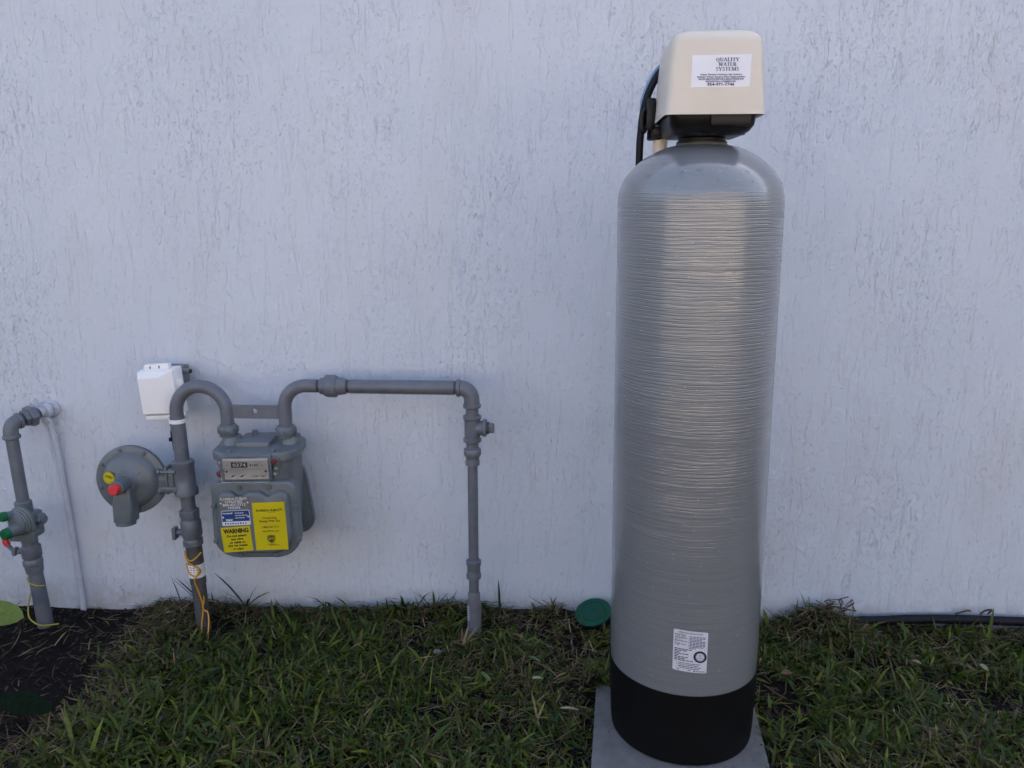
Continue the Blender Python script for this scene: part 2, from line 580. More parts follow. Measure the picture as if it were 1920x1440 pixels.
SERIF = {
    'Q': (.78, _ring(.38, .5, .36, .5) + [stroke((.42, .12), (.72, -.20), .12)]),
    'U': (.76, [stroke((.18, .95), (.18, .3), TH), stroke((.60, .95), (.60, .3), TN)] + _ring(.39, .33, .285, .33, 180, 360) + [_ser(.18, .95), _ser(.60, .95, .24)]),
    'A': (.76, [stroke((.10, .03), (.36, .98), TN), stroke((.38, .98), (.64, .03), TH), stroke((.2, .36), (.55, .36), .05), _ser(.10, 0, .22), _ser(.64, 0, .26)]),
    'L': (.64, [stroke((.18, 0), (.18, 1), TH), _ser(.18, .95), stroke((.05, .025), (.60, .025), SF), stroke((.575, 0), (.575, .26), .05)]),
    'I': (.38, [stroke((.18, 0), (.18, 1), TH), _ser(.18, .95), _ser(.18, 0)]),
    'T': (.66, [stroke((.33, 0), (.33, 1), TH), stroke((.03, .97), (.63, .97), .06), _ser(.33, 0), stroke((.055, 1), (.055, .74), .05), stroke((.605, 1), (.605, .74), .05)]),
    'Y': (.74, [stroke((.37, .45), (.37, 0), TH), stroke((.10, .97), (.38, .42), TH), stroke((.64, .97), (.38, .42), TN), _ser(.10, .95, .26), _ser(.64, .95, .22), _ser(.37, 0)]),
    'W': (1.02, [stroke((.10, .97), (.32, .02), TH), stroke((.32, .02), (.52, .9), TN), stroke((.48, .97), (.70, .02), TH), stroke((.70, .02), (.92, .97), TN), _ser(.10, .95, .24), _ser(.48, .95, .22), _ser(.92, .95, .2)]),
    'E': (.66, [stroke((.18, 0), (.18, 1), TH), stroke((.05, .97), (.58, .97), .06), stroke((.18, .51), (.46, .51), .05), stroke((.05, .03), (.61, .03), .06), stroke((.56, 1), (.56, .76), .05), stroke((.585, 0), (.585, .26), .05), stroke((.45, .4), (.45, .62), .05)]),
    'R': (.74, [stroke((.18, 0), (.18, 1), TH), _ser(.18, 0), stroke((.05, .97), (.40, .97), .055), stroke((.18, .50), (.40, .50), .05)] + _ring(.38, .735, .22, .262, -90, 90) + [stroke((.36, .5), (.66, .03), TH), _ser(.66, 0, .16)]),
    'S': (.58, _ring(.29, .735, .225, .265, 30, 270) + _ring(.29, .265, .235, .265, -150, 90) + [stroke((.48, 1), (.48, .74), .05), stroke((.08, 0), (.08, .26), .05)]),
    'M': (.92, [stroke((.14, 0), (.14, .97), TN), stroke((.14, .97), (.44, .05), TH), stroke((.44, .05), (.72, .97), TN), stroke((.74, 0), (.74, 1), TH), _ser(.14, 0, .22), _ser(.74, 0), _ser(.10, .95, .2), _ser(.78, .95, .2)]),
}
def put_serif(mb, s_, fn, u, v, h, width, mi=1, d=.0004):
    adv = sum(SERIF[c_][0] for c_ in s_)
    kx = width / adv
    x = u - width / 2
    for i, c_ in enumerate(s_):
        for j, q in enumerate(SERIF[c_][1]):
            mb.add([fn(x + p[0] * kx, v + p[1] * h, d + .00003 * (j % 7)) for p in q], [tuple(range(len(q)))], mi)
        x += SERIF[c_][0] * kx

def quad(mb, u0, v0, u1, v1, fn, d, mi):
    mb.add([fn(u0, v0, d), fn(u1, v0, d), fn(u1, v1, d), fn(u0, v1, d)], [(0, 1, 2, 3)], mi)

def disc(mb, u, v, r, fn, d, mi, n=16, r_in=0):
    a = [2 * math.pi * k / n for k in range(n)]
    if not r_in:
        mb.add([fn(u + r * math.cos(q), v + r * math.sin(q), d) for q in a], [tuple(range(n))], mi)
    else:
        vs = [fn(u + r * math.cos(q), v + r * math.sin(q), d) for q in a] + [fn(u + r_in * math.cos(q), v + r_in * math.sin(q), d) for q in a]
        mb.add(vs, [(k, (k + 1) % n, n + (k + 1) % n, n + k) for k in range(n)], mi)

def np_mesh(name, verts, faces, mats, tint=None, smooth=True, mi=None):
    """verts (n,3), faces (m,3 or 4) as numpy arrays"""
    me = bpy.data.meshes.new(name)
    m, k = faces.shape
    me.vertices.add(len(verts))
    me.vertices.foreach_set('co', verts.astype(np.float32).ravel())
    me.loops.add(m * k)
    me.loops.foreach_set('vertex_index', faces.astype(np.int32).ravel())
    me.polygons.add(m)
    me.polygons.foreach_set('loop_start', np.arange(0, m * k, k, dtype=np.int32))
    me.polygons.foreach_set('use_smooth', np.full(m, smooth))
    for q in mats:
        me.materials.append(M[q])
    if mi is not None:
        me.polygons.foreach_set('material_index', mi.astype(np.int32))
    if tint is not None:
        at = me.attributes.new('tint', 'FLOAT_COLOR', 'POINT')
        at.data.foreach_set('color', np.c_[tint, np.ones(len(tint))].astype(np.float32).ravel())
    me.update(calc_edges=True)
    me.validate()
    o = bpy.data.objects.new(name, me)
    col.objects.link(o)
    return o

def value_noise(x, y, seed=0):
    """smooth 2-D value noise in 0..1"""
    xi, yi = np.floor(x).astype(np.int64), np.floor(y).astype(np.int64)
    xf, yf = x - xi, y - yi
    def h(a, b):
        n = (a * 374761393 + b * 668265263 + seed * 974634777) & 0x7fffffff
        n = ((n ^ (n >> 13)) * 1274126177) & 0x7fffffff
        return ((n ^ (n >> 16)) & 0xffff) / 65535.
    u, v = xf * xf * (3 - 2 * xf), yf * yf * (3 - 2 * yf)
    return (h(xi, yi) * (1 - u) + h(xi + 1, yi) * u) * (1 - v) + (h(xi, yi + 1) * (1 - u) + h(xi + 1, yi + 1) * u) * v

# ------------------------------------------------------------------ ground
def soil_edge(y):
    """x where the planting bed ends and the turf begins"""
    y = np.asarray(y, float)
    return -1.27 + .10 * np.clip(-y / .5, 0, 1) - .02 * np.sin(y * 17) - .16 * np.clip((-y - .52) / .35, 0, 1)

def ground_z(x, y):
    x, y = np.asarray(x, float), np.asarray(y, float)
    z = .012 * (value_noise(x * 5 + 31, y * 5 + 7, 1) - .5) + .010 * (value_noise(x * 17, y * 17, 2) - .5)
    bed = 1 / (1 + np.exp((x - soil_edge(y)) * 30))
    z = z - .022 * bed
    z += .052 * np.exp(-((x - .765) / .095) ** 2 - ((y + .05) / .07) ** 2)      # hump of dug-up sod against the wall
    z += .030 * np.exp(-((x + .30) / .13) ** 2 - ((y + .03) / .06) ** 2)
    z += .025 * np.exp(-((x + .02) / .10) ** 2 - ((y + .03) / .05) ** 2)
    z += .018 * np.exp(-((x + 1.12) / .15) ** 2 - ((y + .10) / .12) ** 2)
    z -= .030 * np.exp(-((x + .97) / .055) ** 2 - ((y + .14) / .06) ** 2)      # hole by the riser
    z -= .020 * np.exp(-((x - .84) / .09) ** 2 - ((y + .23) / .06) ** 2)       # bare scrapes on the right
    z -= .020 * np.exp(-((x - 1.09) / .09) ** 2 - ((y + .34) / .08) ** 2)
    px = np.maximum(np.abs(x - .285) - .19, 0)
    py = np.maximum(np.abs(y + .63) - .19, 0)
    near = np.exp(-(px ** 2 + py ** 2) / .03 ** 2)
    z += .030 * np.exp(-((x - .10) / .07) ** 2 - ((y + .375) / .05) ** 2)      # sod rucked up over the back of the paver
    return z * (1 - near) - .024 * near

gx_ = np.concatenate([[-60, -20, -8, -4], np.arange(-2.7, 2.4, .016), [4, 8, 20, 60]])
gy_ = np.concatenate([[-60, -25, -10, -5, -3], np.arange(-2.0, .121, .016)])
X, Y = np.meshgrid(gx_, gy_)
Z = ground_z(X, Y)
nx, ny = len(gx_), len(gy_)
idx = np.arange(nx * ny).reshape(ny, nx)
fc = np.stack([idx[:-1, :-1], idx[:-1, 1:], idx[1:, 1:], idx[1:, :-1]], -1).reshape(-1, 4)
g = np_mesh('ground', np.stack([X, Y, Z], -1).reshape(-1, 3), fc, ['soil'])
tag(g, kind='structure')

# ------------------------------------------------------------------ stucco wall with trowelled relief
STEP = .0034
wx = np.arange(-2.15, 1.75, STEP)
wz = np.arange(-.12, 2.05, STEP)
hm = np.zeros((len(wz), len(wx)), np.float32)
XX, ZZ = np.meshgrid(wx, wz)
hm += .0016 * (value_noise(XX * 7, ZZ * 4, 5) - .5) + .0009 * (value_noise(XX * 26, ZZ * 15, 6) - .5)
n1 = value_noise(XX * 70 + 9 * value_noise(XX * 20, ZZ * 20, 8), ZZ * 38, 7) * .6 + value_noise(XX * 150, ZZ * 90, 9) * .4
patch = value_noise(XX * 5 + 3, ZZ * 3.5, 12)
hm += (.0007 * np.clip((n1 - .56) / .10, 0, 1) * np.clip((patch - .25) * 3, .15, 1)).astype(np.float32)
for k in range(9000):                                  # lips and drags the trowel left: short crooked ridges, mostly upright
    cx_, cz_ = rng.uniform(wx[0], wx[-1]), rng.uniform(wz[0], wz[-1])
    if value_noise(np.array(cx_ * 4.), np.array(cz_ * 3.), 21) < rng.uniform(.1, .75):
        continue
    L = rng.uniform(.005, .018) * (2.2 if rng.random() < .15 else 1)
    a = rng.normal(0, .32) + (math.pi / 2 if rng.random() < .12 else 0)
    hgt = rng.uniform(.0004, .0011) * (1 if rng.random() < .75 else -1)
    wd = rng.uniform(.0018, .0034)
    rad = L / 2 + 3 * wd
    i0, i1 = np.searchsorted(wx, [cx_ - rad, cx_ + rad])
    j0, j1 = np.searchsorted(wz, [cz_ - rad, cz_ + rad])
    if i1 - i0 < 2 or j1 - j0 < 2:
        continue
    dx, dz = XX[j0:j1, i0:i1] - cx_, ZZ[j0:j1, i0:i1] - cz_
    s_ = dx * math.sin(a) + dz * math.cos(a)
    q = dx * math.cos(a) - dz * math.sin(a) + rng.uniform(-12, 12) * s_ * s_
    prof = np.where(q > 0, np.exp(-(q / wd) ** 2), np.exp(-(q / (wd * 2.6)) ** 2))
    hm[j0:j1, i0:i1] += hgt * prof * np.clip((L / 2 - np.abs(s_)) / (.25 * L), 0, 1)
hm[0, :] = hm[-1, :] = 0
hm[:, 0] = hm[:, -1] = 0
V = np.stack([XX, -hm, ZZ], -1).reshape(-1, 3)
idx = np.arange(V.shape[0]).reshape(hm.shape)
F = np.stack([idx[:-1, :-1], idx[:-1, 1:], idx[1:, 1:], idx[1:, :-1]], -1).reshape(-1, 4)
xs_, zs_ = [-9, wx[0], wx[-1], 9], [-.4, wz[0], wz[-1], 3.1]
ex, ef = [], []
for j in range(3):
    for i in range(3):
        if i == 1 and j == 1:
            continue
        o = len(V) + len(ex)
        ex += [(xs_[i], 0, zs_[j]), (xs_[i + 1], 0, zs_[j]), (xs_[i + 1], 0, zs_[j + 1]), (xs_[i], 0, zs_[j + 1])]
        ef.append((o, o + 1, o + 2, o + 3))
o = len(V) + len(ex)                                     # back, top and ends: a wall 0.2 m thick
ex += [(-9, 0, -.4), (9, 0, -.4), (9, 0, 3.1), (-9, 0, 3.1), (-9, .2, -.4), (9, .2, -.4), (9, .2, 3.1), (-9, .2, 3.1)]
ef += [(o + 5, o + 4, o + 7, o + 6), (o + 3, o + 2, o + 6, o + 7), (o + 4, o, o + 3, o + 7), (o + 1, o + 5, o + 6, o + 2)]
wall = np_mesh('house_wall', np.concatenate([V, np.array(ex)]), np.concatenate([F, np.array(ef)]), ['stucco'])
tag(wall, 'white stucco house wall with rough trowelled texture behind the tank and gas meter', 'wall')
del XX, ZZ, n1, patch

# across the lawn, behind the camera: an unseen hedge added to shade the wall's foot, and the neighbour's sunlit house lighting it
n = 9000
hx, hz, side_ = rng.uniform(-7, 7, n), rng.uniform(0, 1, n) ** .8, rng.random(n)
SHADE_HEDGE_Y, SHADE_HEDGE_H = -4.6, 0.52
top_ = rng.random(n) < .3
P = np.stack([hx, np.where(top_, SHADE_HEDGE_Y - rng.uniform(0, .6, n), SHADE_HEDGE_Y + rng.normal(0, .04, n)), np.where(top_, SHADE_HEDGE_H + rng.normal(0, .03, n), hz * SHADE_HEDGE_H)], -1)
def leaf_faces(P, L, W_):
    n = len(P)
    d = rng.normal(0, 1, (n, 3))
    d /= np.linalg.norm(d, axis=1)[:, None]
    e = np.cross(d, rng.normal(0, 1, (n, 3)))
    e /= np.linalg.norm(e, axis=1)[:, None]
    v = np.stack([P - d * L / 2, P + e * W_ / 2, P + d * L / 2, P - e * W_ / 2], 1).reshape(-1, 3)
    return v, np.arange(4 * n).reshape(n, 4)
lv, lf = leaf_faces(P, .11, .06)
core = np.array([(x, y, z) for x in (-7, 7) for y in (SHADE_HEDGE_Y - .6, SHADE_HEDGE_Y - .03) for z in (-.05, SHADE_HEDGE_H - .03)], float)
cf = np.array([(0, 1, 3, 2), (4, 6, 7, 5), (0, 4, 5, 1), (2, 3, 7, 6), (1, 5, 7, 3), (0, 2, 6, 4)]) + len(lv)
shade_hedge = np_mesh('shade_hedge', np.concatenate([lv, core]), np.concatenate([lf, cf]), ['shade_hedge_leaf'], None, False)
tag(shade_hedge, 'unseen dark green block of leaves across the lawn, added to shade the white stucco wall', 'shade_hedge')
nh = thing('neighbour_house', 'cream house across the lawn, facing the white wall', 'house', (0, -9.0, 0))
b = MB()
b.box((-12, -12, -.1), (12, -9, 3.0))
b.build('wall', 'cream_stucco', nh)
b = MB()
b.add([(-12.5, -8.6, 2.95), (12.5, -8.6, 2.95), (12.5, -12.5, 4.4), (-12.5, -12.5, 4.4), (-12.5, -8.6, 3.05), (12.5, -8.6, 3.05), (12.5, -12.5, 4.5), (-12.5, -12.5, 4.5)], [(3, 2, 1, 0), (4, 5, 6, 7), (0, 1, 5, 4), (1, 2, 6, 5), (2, 3, 7, 6), (3, 0, 4, 7)])
b.build('roof', 'roof_tile', nh)

# ------------------------------------------------------------------ paver and filter tank
pav_c, pav_a = (.283, -.595), R(-4.5)
m4 = Matrix.Translation((pav_c[0], pav_c[1], 0)) @ Matrix.Rotation(pav_a, 4, 'Z')
b = MB()
b.box((-.195, -.2, -.03), (.193, .2, .02), .003, 2, 0, m4)
o = b.build('paver', 'paver', org=(pav_c[0], pav_c[1], -.03))
tag(o, 'square grey concrete paver under the black base of the tank', 'paver')

TX, TY = .296, -.53
LEAN = -.0115
def tank_fn(p):
    """the tank leans a hair to the left"""
    return Vector((p[0] + LEAN * (p[2] - .02), p[1], p[2]))
tank = thing('water_filter', 'tall grey ribbed water filter tank with cream control head on a paver', 'water filter', (TX, TY, .02))
RT = .1665
prof = []
z_ = .19
while z_ < 1.228:
    prof.append((RT + .0012 * math.sin(min(1, (z_ - .19) / .1) * 1.57) + rng.normal(0, .00010), z_))
    z_ += .0034
ds = RT + .0008
for k in range(1, 25):
    a = math.pi / 2 * k / 24
    r_ = ds * math.cos(a)
    if r_ < .054:
        break
    prof.append((r_, 1.228 + .118 * math.sin(a)))
zt = prof[-1][1]
prof += [(.0535, zt + .001), (.0515, zt + .004), (.05, zt + .006)]
b = MB()
b.lathe(prof, (TX, TY, 0), (0, 0, 1), 160)
b.v = [tank_fn(p) for p in b.v]
shell = b.build('tank_shell', 'tank', tank, smooth=60)
ZN = zt + .005
b = MB()
b.lathe([(.158, .0205), (.1622, .024), (.1645, .05), (.1685, .186), (.1690, .1955), (.1672, .1965), (.1664, .190), (.160, .10)], (TX, TY, 0), (0, 0, 1), 96)
b.v = [tank_fn(p) for p in b.v]
b.build('base_boot', 'boot_black', tank)

# specification label, wrapped round the shell
def shell_fn(u, v, d):
    a = u / RT - R(90) + R(-3.8)
    r_ = RT + .0019 + d
    tilt = -.075 * u
    return tank_fn((TX + r_ * math.cos(a), TY + r_ * math.sin(a), .302 + v + tilt))
b = MB()
W2, H2 = .0355, .0475
def grid_plate(mb, w2, h2, fn, d, n, mi, rc=.003):
    cols = [-w2 + 2 * w2 * k / n for k in range(n + 1)]
    vs = []
    for k, u in enumerate(cols):
        ins = rc * .5 if k in (0, n) else 0
        vs += [fn(u, -h2 + ins, d), fn(u, h2 - ins, d)]
    mb.add(vs, [(2 * k, 2 * k + 2, 2 * k + 3, 2 * k + 1) for k in range(n)], mi)
grid_plate(b, W2, H2, shell_fn, 0, 14, 0)
put_text(b, 'OPERATING SPECIFICATIONS', shell_fn, 0, .0405, .0034, .050, 1, bold=.01)
yy = .0355
for head, val in (('MAXIMUM PRESSURE', '150 PSIG  1034 kPa'), ('MAXIMUM TEMPERATURE', '120 F  49 C'), ('MINIMUM TEMPERATURE', '34 F  1 C'), ('MAXIMUM VACUUM', '5 in Hg')):
    put_text(b, head, shell_fn, -.0325, yy, .0026, .0225 if len(head) < 17 else .0255, 1, 'L', bold=.02)
    put_text(b, val, shell_fn, -.0325, yy - .0034, .0021, None, 2, 'L')
    yy -= .0072
for k, wd in enumerate((.034, .034, .026, .034, .034, .034, .034, .030, .014)):      # fine print: rows of small type
    for q in range(5):
        quad(b, -.0025 + q * wd / 5, .0345 - .0034 * k, -.0025 + (q + .82) * wd / 5, .0361 - .0034 * k, shell_fn, .0004, 2)
quad(b, -.0042, .006, -.0039, .0365, shell_fn, .0004, 2)
for k, (u0, wd, mi) in enumerate(((-.0325, .037, 2), (-.0325, .026, 2), (-.0325, .011, 1), (-.0325, .030, 2), (-.0325, .009, 1), (-.0325, .029, 2), (-.0325, .022, 1), (-.0325, .040, 2))):
    n_ = max(2, int(wd / .007))
    for q in range(n_):
        quad(b, u0 + q * wd / n_, .0030 - .0037 * k, u0 + (q + .84) * wd / n_, .0050 - .0037 * k, shell_fn, .0004, mi)
for k, (num, head, wd) in enumerate((('1.', 'WARNING:', .030), ('2.', 'OPERATION:', .026), ('', '', .048), ('3.', 'STORAGE:', .028))):
    y_ = -.0290 - .0038 * k
    if num:
        put_text(b, num, shell_fn, -.0275, y_, .0023, None, 1, 'L')
        put_text(b, head, shell_fn, -.0235, y_, .0023, .0135, 1, 'L', bold=.02)
    u0 = -.0085 if head else -.0235
    for q in range(6):
        quad(b, u0 + q * wd / 6, y_, u0 + (q + .84) * wd / 6, y_ + .0017, shell_fn, .0004, 2)
quad(b, -.027, -.0448, .002, -.0433, shell_fn, .0004, 2)
put_text(b, 'PENTAIR', shell_fn, .0315, -.0452, .0027, .0185, 1, 'R', bold=.02)
b.add([shell_fn(.0095 + .0022 * math.cos(a), -.0438 + .0022 * math.sin(a), .0004) for a in (0, math.pi / 2, math.pi, -math.pi / 2)], [(0, 1, 2, 3)], 1)
disc(b, .0205, -.0098, .0137, shell_fn, .0006, 1, 28, .0100)
disc(b, .0205, -.0098, .0094, shell_fn, .0004, 2, 24, .0084)
for sx_ in (-1, 1):
    quad(b, .0205 + sx_ * .0018 - .0004, -.0088, .0205 + sx_ * .0018 + .0004, -.0048, shell_fn, .0004, 1)
quad(b, .0187, -.0088, .0223, -.0082, shell_fn, .0004, 1)
quad(b, .0187, -.0054, .0223, -.0048, shell_fn, .0004, 1)
put_text(b, 'NSF', shell_fn, .0205, -.0136, .0026, .008, 2)
b.build('specification_label', ['spec_paper', 'ink', 'navy_ink'], shell, recalc=False)

# control head
HX = TX + LEAN * 1.35
ZB = 1.3875
b = MB()
b.lathe([(.044, ZN - .006), (.0505, ZN - .004), (.0505, ZN + .004), (.047, ZN + .006), (.047, ZN + .010), (.050, ZN + .012), (.050, ZN + .022), (.046, ZN + .024), (.046, ZN + .03)], (HX, TY, 0), (0, 0, 1), 40)
b.build('threaded_neck', 'black_plastic', tank)
CYF, CYB = -.652, -.425
b = MB()
# lower valve body: a pan that narrows downward
vs, fs = [], []
secs = [(.062, .055, ZN + .012), (.066, .075, ZN + .0125), (.074, .092, ZN + .018), (.0805, .101, ZN + .028), (.083, .104, ZB + .004), (.083, .104, ZB + .02)]
for wx2, dy2, zz in secs:
    o_ = rrect(HX + .002 - wx2, -.54 - dy2, HX + .002 + wx2, -.54 + dy2, .02, 5)
    vs += [(p[0], p[1], zz) for p in o_]
n_ = len(o_)
for i in range(len(secs) - 1):
    fs += [(i * n_ + k, i * n_ + (k + 1) % n_, (i + 1) * n_ + (k + 1) % n_, (i + 1) * n_ + k) for k in range(n_)]
fs += [tuple(reversed(range(n_))), tuple(range((len(secs) - 1) * n_, len(secs) * n_))]
b.add(vs, fs)
b.box((HX - .004, -.6475, ZB - .021), (HX + .072, -.60, ZB + .008), .004, 2)
b.box((HX - .094, -.47, ZB - .026), (HX - .06, -.40, ZB - .004), .005, 2)
b.box((HX - .106, -.475, ZB - .010), (HX - .088, -.425, ZB + .052), .004, 2)
b.tube(smooth_path([(HX - .100, -.45, ZB + .035), (HX - .112, -.45, ZB + .024), (HX - .113, -.45, ZB - .006), (HX - .104, -.45, ZB - .014)], 5), .005, 8)
b.cyl((HX - .082, -.43, ZB - .030), (HX - .082, -.43, ZB - .010), .019, None, 20, 0, .002)
vbody = b.build('valve_body', 'black_plastic', tank)
# cover: a cream shell, open below, leaning in as it rises
b = MB()
def cover_ring(z, ins, rc, thick=0):
    k = (z - ZB) / .152
    x0 = HX - .090 + .011 * k + ins + thick
    x1 = HX + .0970 - .0100 * k - ins - thick
    y0 = CYF + .012 * k + ins + thick
    y1 = CYB - .008 * k - ins - thick
    return [(p[0], p[1], z) for p in rrect(x0, y0, x1, y1, rc, 6)]
rings = [cover_ring(ZB + .003, 0, .014, .003), cover_ring(ZB, 0, .016, .001), cover_ring(ZB, 0, .016), cover_ring(ZB + .03, 0, .017), cover_ring(ZB + .08, 0, .018), cover_ring(ZB + .129, 0, .020)]
for k in range(1, 7):
    a = math.pi / 2 * k / 6
    rings.append(cover_ring(ZB + .129 + .024 * math.sin(a), .024 * (1 - math.cos(a)), .020 + .008 * (1 - math.cos(a))))
n_ = len(rings[0])
vs = [p for r_ in rings for p in r_]
fs = [(i * n_ + k, i * n_ + (k + 1) % n_, (i + 1) * n_ + (k + 1) % n_, (i + 1) * n_ + k) for i in range(len(rings) - 1) for k in range(n_)]
fs.append(tuple(range((len(rings) - 1) * n_, len(rings) * n_)))
b.add(vs, fs)
cover = b.build('valve_cover', 'cream', tank, smooth=60)
def cover_fn(u, v, d):
    k = (v - ZB) / .146
    return Vector((HX + u, CYF + .012 * k - .0006 - d, v))
b = MB()
SU, SZ = .0102, 1.4645
b.add([cover_fn(SU - .0545, SZ - .0288, 0), cover_fn(SU + .0535, SZ - .0282, 0), cover_fn(SU + .0555, SZ + .0292, 0), cover_fn(SU - .0535, SZ + .0282, 0)], [(0, 1, 2, 3)], 0)
for k, (s_, wd) in enumerate((('QUALITY', .0430), ('WATER', .0330), ('SYSTEMS', .0430))):
    put_serif(b, s_, cover_fn, SU + .0115, SZ + .0168 - .0083 * k, .0066, wd, 1)
for k, (s_, wd, hh_) in enumerate((('Water Filtration-Softening-Salt Delivery', .077, .0027), ('Drinking Water Systems-Filter Replacements', .088, .0027), ('SALES-SERVICE-REPAIRS-MAINTENANCE', .083, .0028), ('RESIDENTIAL-COMMERCIAL', .056, .0028))):
    put_text(b, s_, cover_fn, SU + .0005, SZ - .0076 - .0041 * k, hh_, wd, 2, bold=.035)
put_text(b, '954-971-7746', cover_fn, SU + .0005, SZ - .0262, .0050, .050, 2, bold=.035)
b.build('maker_sticker', ['paper', 'grey_ink', 'navy_ink'], cover, recalc=False)

# water drops on the tank and the black body
def drops(mb, spots, seg=6):
    for p, nrm, r_ in spots:
        q = Vector(nrm).to_track_quat('Z', 'Y').to_matrix().to_4x4()
        m_ = Matrix.Translation(p) @ q
        vs, fs = [], []
        for j, (kr, kh) in enumerate(((1, 0), (.8, .45), (.0, .68))):
            if kr == 0:
                vs.append(m_ @ Vector((0, 0, kh * r_)))
            else:
                vs += [m_ @ Vector((kr * r_ * math.cos(6.283 * k / seg), kr * r_ * math.sin(6.283 * k / seg), kh * r_)) for k in range(seg)]
        for k in range(seg):
            k2 = (k + 1) % seg
            fs += [(k, k2, seg + k2, seg + k), (seg + k, seg + k2, 2 * seg)]
        mb.add(vs, fs)
b = MB()
sp_ = []
for k in range(650):
    a = rng.uniform(R(-175), R(-5))
    z = rng.uniform(.22, 1.22)
    if z < .36 and abs(a + R(93)) < .28:
        continue
    n3 = Vector((math.cos(a), math.sin(a), 0))
    sp_.append((tank_fn((TX + (RT + .001) * n3.x, TY + (RT + .001) * n3.y, z)), n3, rng.uniform(.0009, .0022)))
for k in range(90):
    a = rng.uniform(R(-170), R(-10))
    e_ = rng.uniform(R(12), R(66))
    n3 = Vector((math.cos(a) * math.cos(e_), math.sin(a) * math.cos(e_), math.sin(e_) * 1.3)).normalized()
    sp_.append((tank_fn((TX + ds * math.cos(e_) * math.cos(a), TY + ds * math.cos(e_) * math.sin(a), 1.228 + .118 * math.sin(e_))), n3, rng.uniform(.0008, .0024)))
drops(b, sp_)
tag(b.build('water_drops', 'water', tank, recalc=False), kind='stuff')
b = MB()
sp_ = []
for k in range(70):
    x_ = rng.uniform(HX - .06, HX + .068)
    sp_.append(((x_, rng.uniform(-.632, -.60), ZN + .0123), (0, -.2, -1), rng.uniform(.001, .0024)))
drops(b, sp_)
tag(b.build('hanging_drops', 'water', tank, recalc=False), kind='stuff')

# pipework behind the tank
b = MB()
px_, py_ = .2085, -.43
b.cyl((px_, py_, -.02), (px_, py_, ZB - .028), .0155, None, 24)
o = b.build('pvc_pipe', 'pvc', org=(px_, py_, -.02))
tag(o, 'cream plastic pipe running down behind the tank from the control head', 'pipe')
b = MB()
hp = smooth_path([(.214, -.44, 1.505), (.200, -.44, 1.492), (.183, -.44, 1.462), (.1715, -.44, 1.425), (.1655, -.44, 1.375), (.1640, -.44, 1.30), (.166, -.43, 1.0), (.172, -.40, .6), (.175, -.37, .2), (.178, -.35, -.02)], 8)
b.tube(hp, .0078, 14)
o = b.build('drain_hose', 'rubber', org=(.178, -.35, -.02))
tag(o, 'black flexible hose arching down from the cream control head behind the tank', 'hose')
b = MB()
b.tube(smooth_path([(.212, -.428, 1.516), (.198, -.428, 1.504), (.184, -.428, 1.484), (.173, -.428, 1.458), (.1665, -.426, 1.43), (.1665, -.424, 1.38), (.1665, -.420, 1.28), (.168, -.40, .5), (.170, -.36, -.02)], 7), .0036, 10)
o = b.build('blue_tube', 'blue_tube', org=(.187, -.36, -.02))
tag(o, 'thin pale blue tube beside the black hose at the control head', 'tube')

# ------------------------------------------------------------------ gas meter set
GY = -.15
mo = Vector((-.827, GY, 0))
ma = R(5.5)
def mt(x, y, z):
    return Vector((mo.x + x * math.cos(ma) - y * math.sin(ma), mo.y + x * math.sin(ma) + y * math.cos(ma), z))
MM = Matrix.Translation(mo) @ Matrix.Rotation(ma, 4, 'Z')
meter = thing('gas_meter', 'grey gas meter with yellow warning stickers and a dial window on its front', 'gas meter', (mo.x, mo.y, .283))
# body
b = MB()
vs, fs = [], []
secs = [(.080, .055, .300), (.092, .068, .315), (.100, .078, .40), (.102, .082, .48), (.103, .082, .545), (.106, .084, .562)]
for wx2, dy2, zz in secs:
    o_ = rrect(-wx2, -dy2 - .012, wx2, dy2 - .012, .045, 6)
    vs += [mt(p[0], p[1], zz) for p in o_]
n_ = len(o_)
for i in range(len(secs) - 1):
    fs += [(i * n_ + k, i * n_ + (k + 1) % n_, (i + 1) * n_ + (k + 1) % n_, (i + 1) * n_ + k) for k in range(n_)]
fs += [tuple(reversed(range(n_))), tuple(range((len(secs) - 1) * n_, len(secs) * n_))]
b.add(vs, fs)
b.build('meter_body', 'meter_paint', meter)
# top cover
b = MB()
top_fn = lambda u, v, d: mt(u, v, d)
b.prism(rrect(-.115, -.102, .116, .078, .05, 8), top_fn, .556, .5785, .006, 3)
b.prism(rrect(-.058, -.045, .034, .062, .006, 3), top_fn, .577, .590, .003, 2)
for bx, by in ((-.06, -.088), (.055, -.088), (.098, -.02), (.09, .05), (-.1, -.02), (-.03, .058), (.02, .058)):
    c0 = mt(bx, by, .572)
    b.hexn(c0, c0 + Vector((0, 0, .014)), .0075)
c0 = mt(-.025, .035, .588)
b.cyl(c0, c0 + Vector((0, 0, .016)), .0085, None, 14, 0, .0015)
for cx_ in (-.079, .084):
    c0 = mt(cx_, 0, .574)
    b.lathe([(.031, 0), (.029, .012), (.025, .018), (.025, .026)], c0, (0, 0, 1), 28)
b.build('top_cover', 'meter_paint', meter)
# pans front and rear
def fr(u, v, d):
    return mt(u, d, v)
def pan_outline(w_t, w_b, z0, z1, rb, rt_, notch=False):
    o_ = []
    base = rrect(-w_b, z0, w_b, z1, (rb, rb, rt_, rt_), 8)
    for u, v in base:
        k = (v - z0) / (z1 - z0)
        o_.append((u * (1 + (w_t / w_b - 1) * k), v))
    return o_
b = MB()
fo = pan_outline(.113, .1185, .284, .5015, .065, .028)
b.prism([(u + .003, v) for u, v in fo], fr, -.080, -.112, .006, 3)
fo2 = pan_outline(.094, .100, .302, .478, .055, .022)
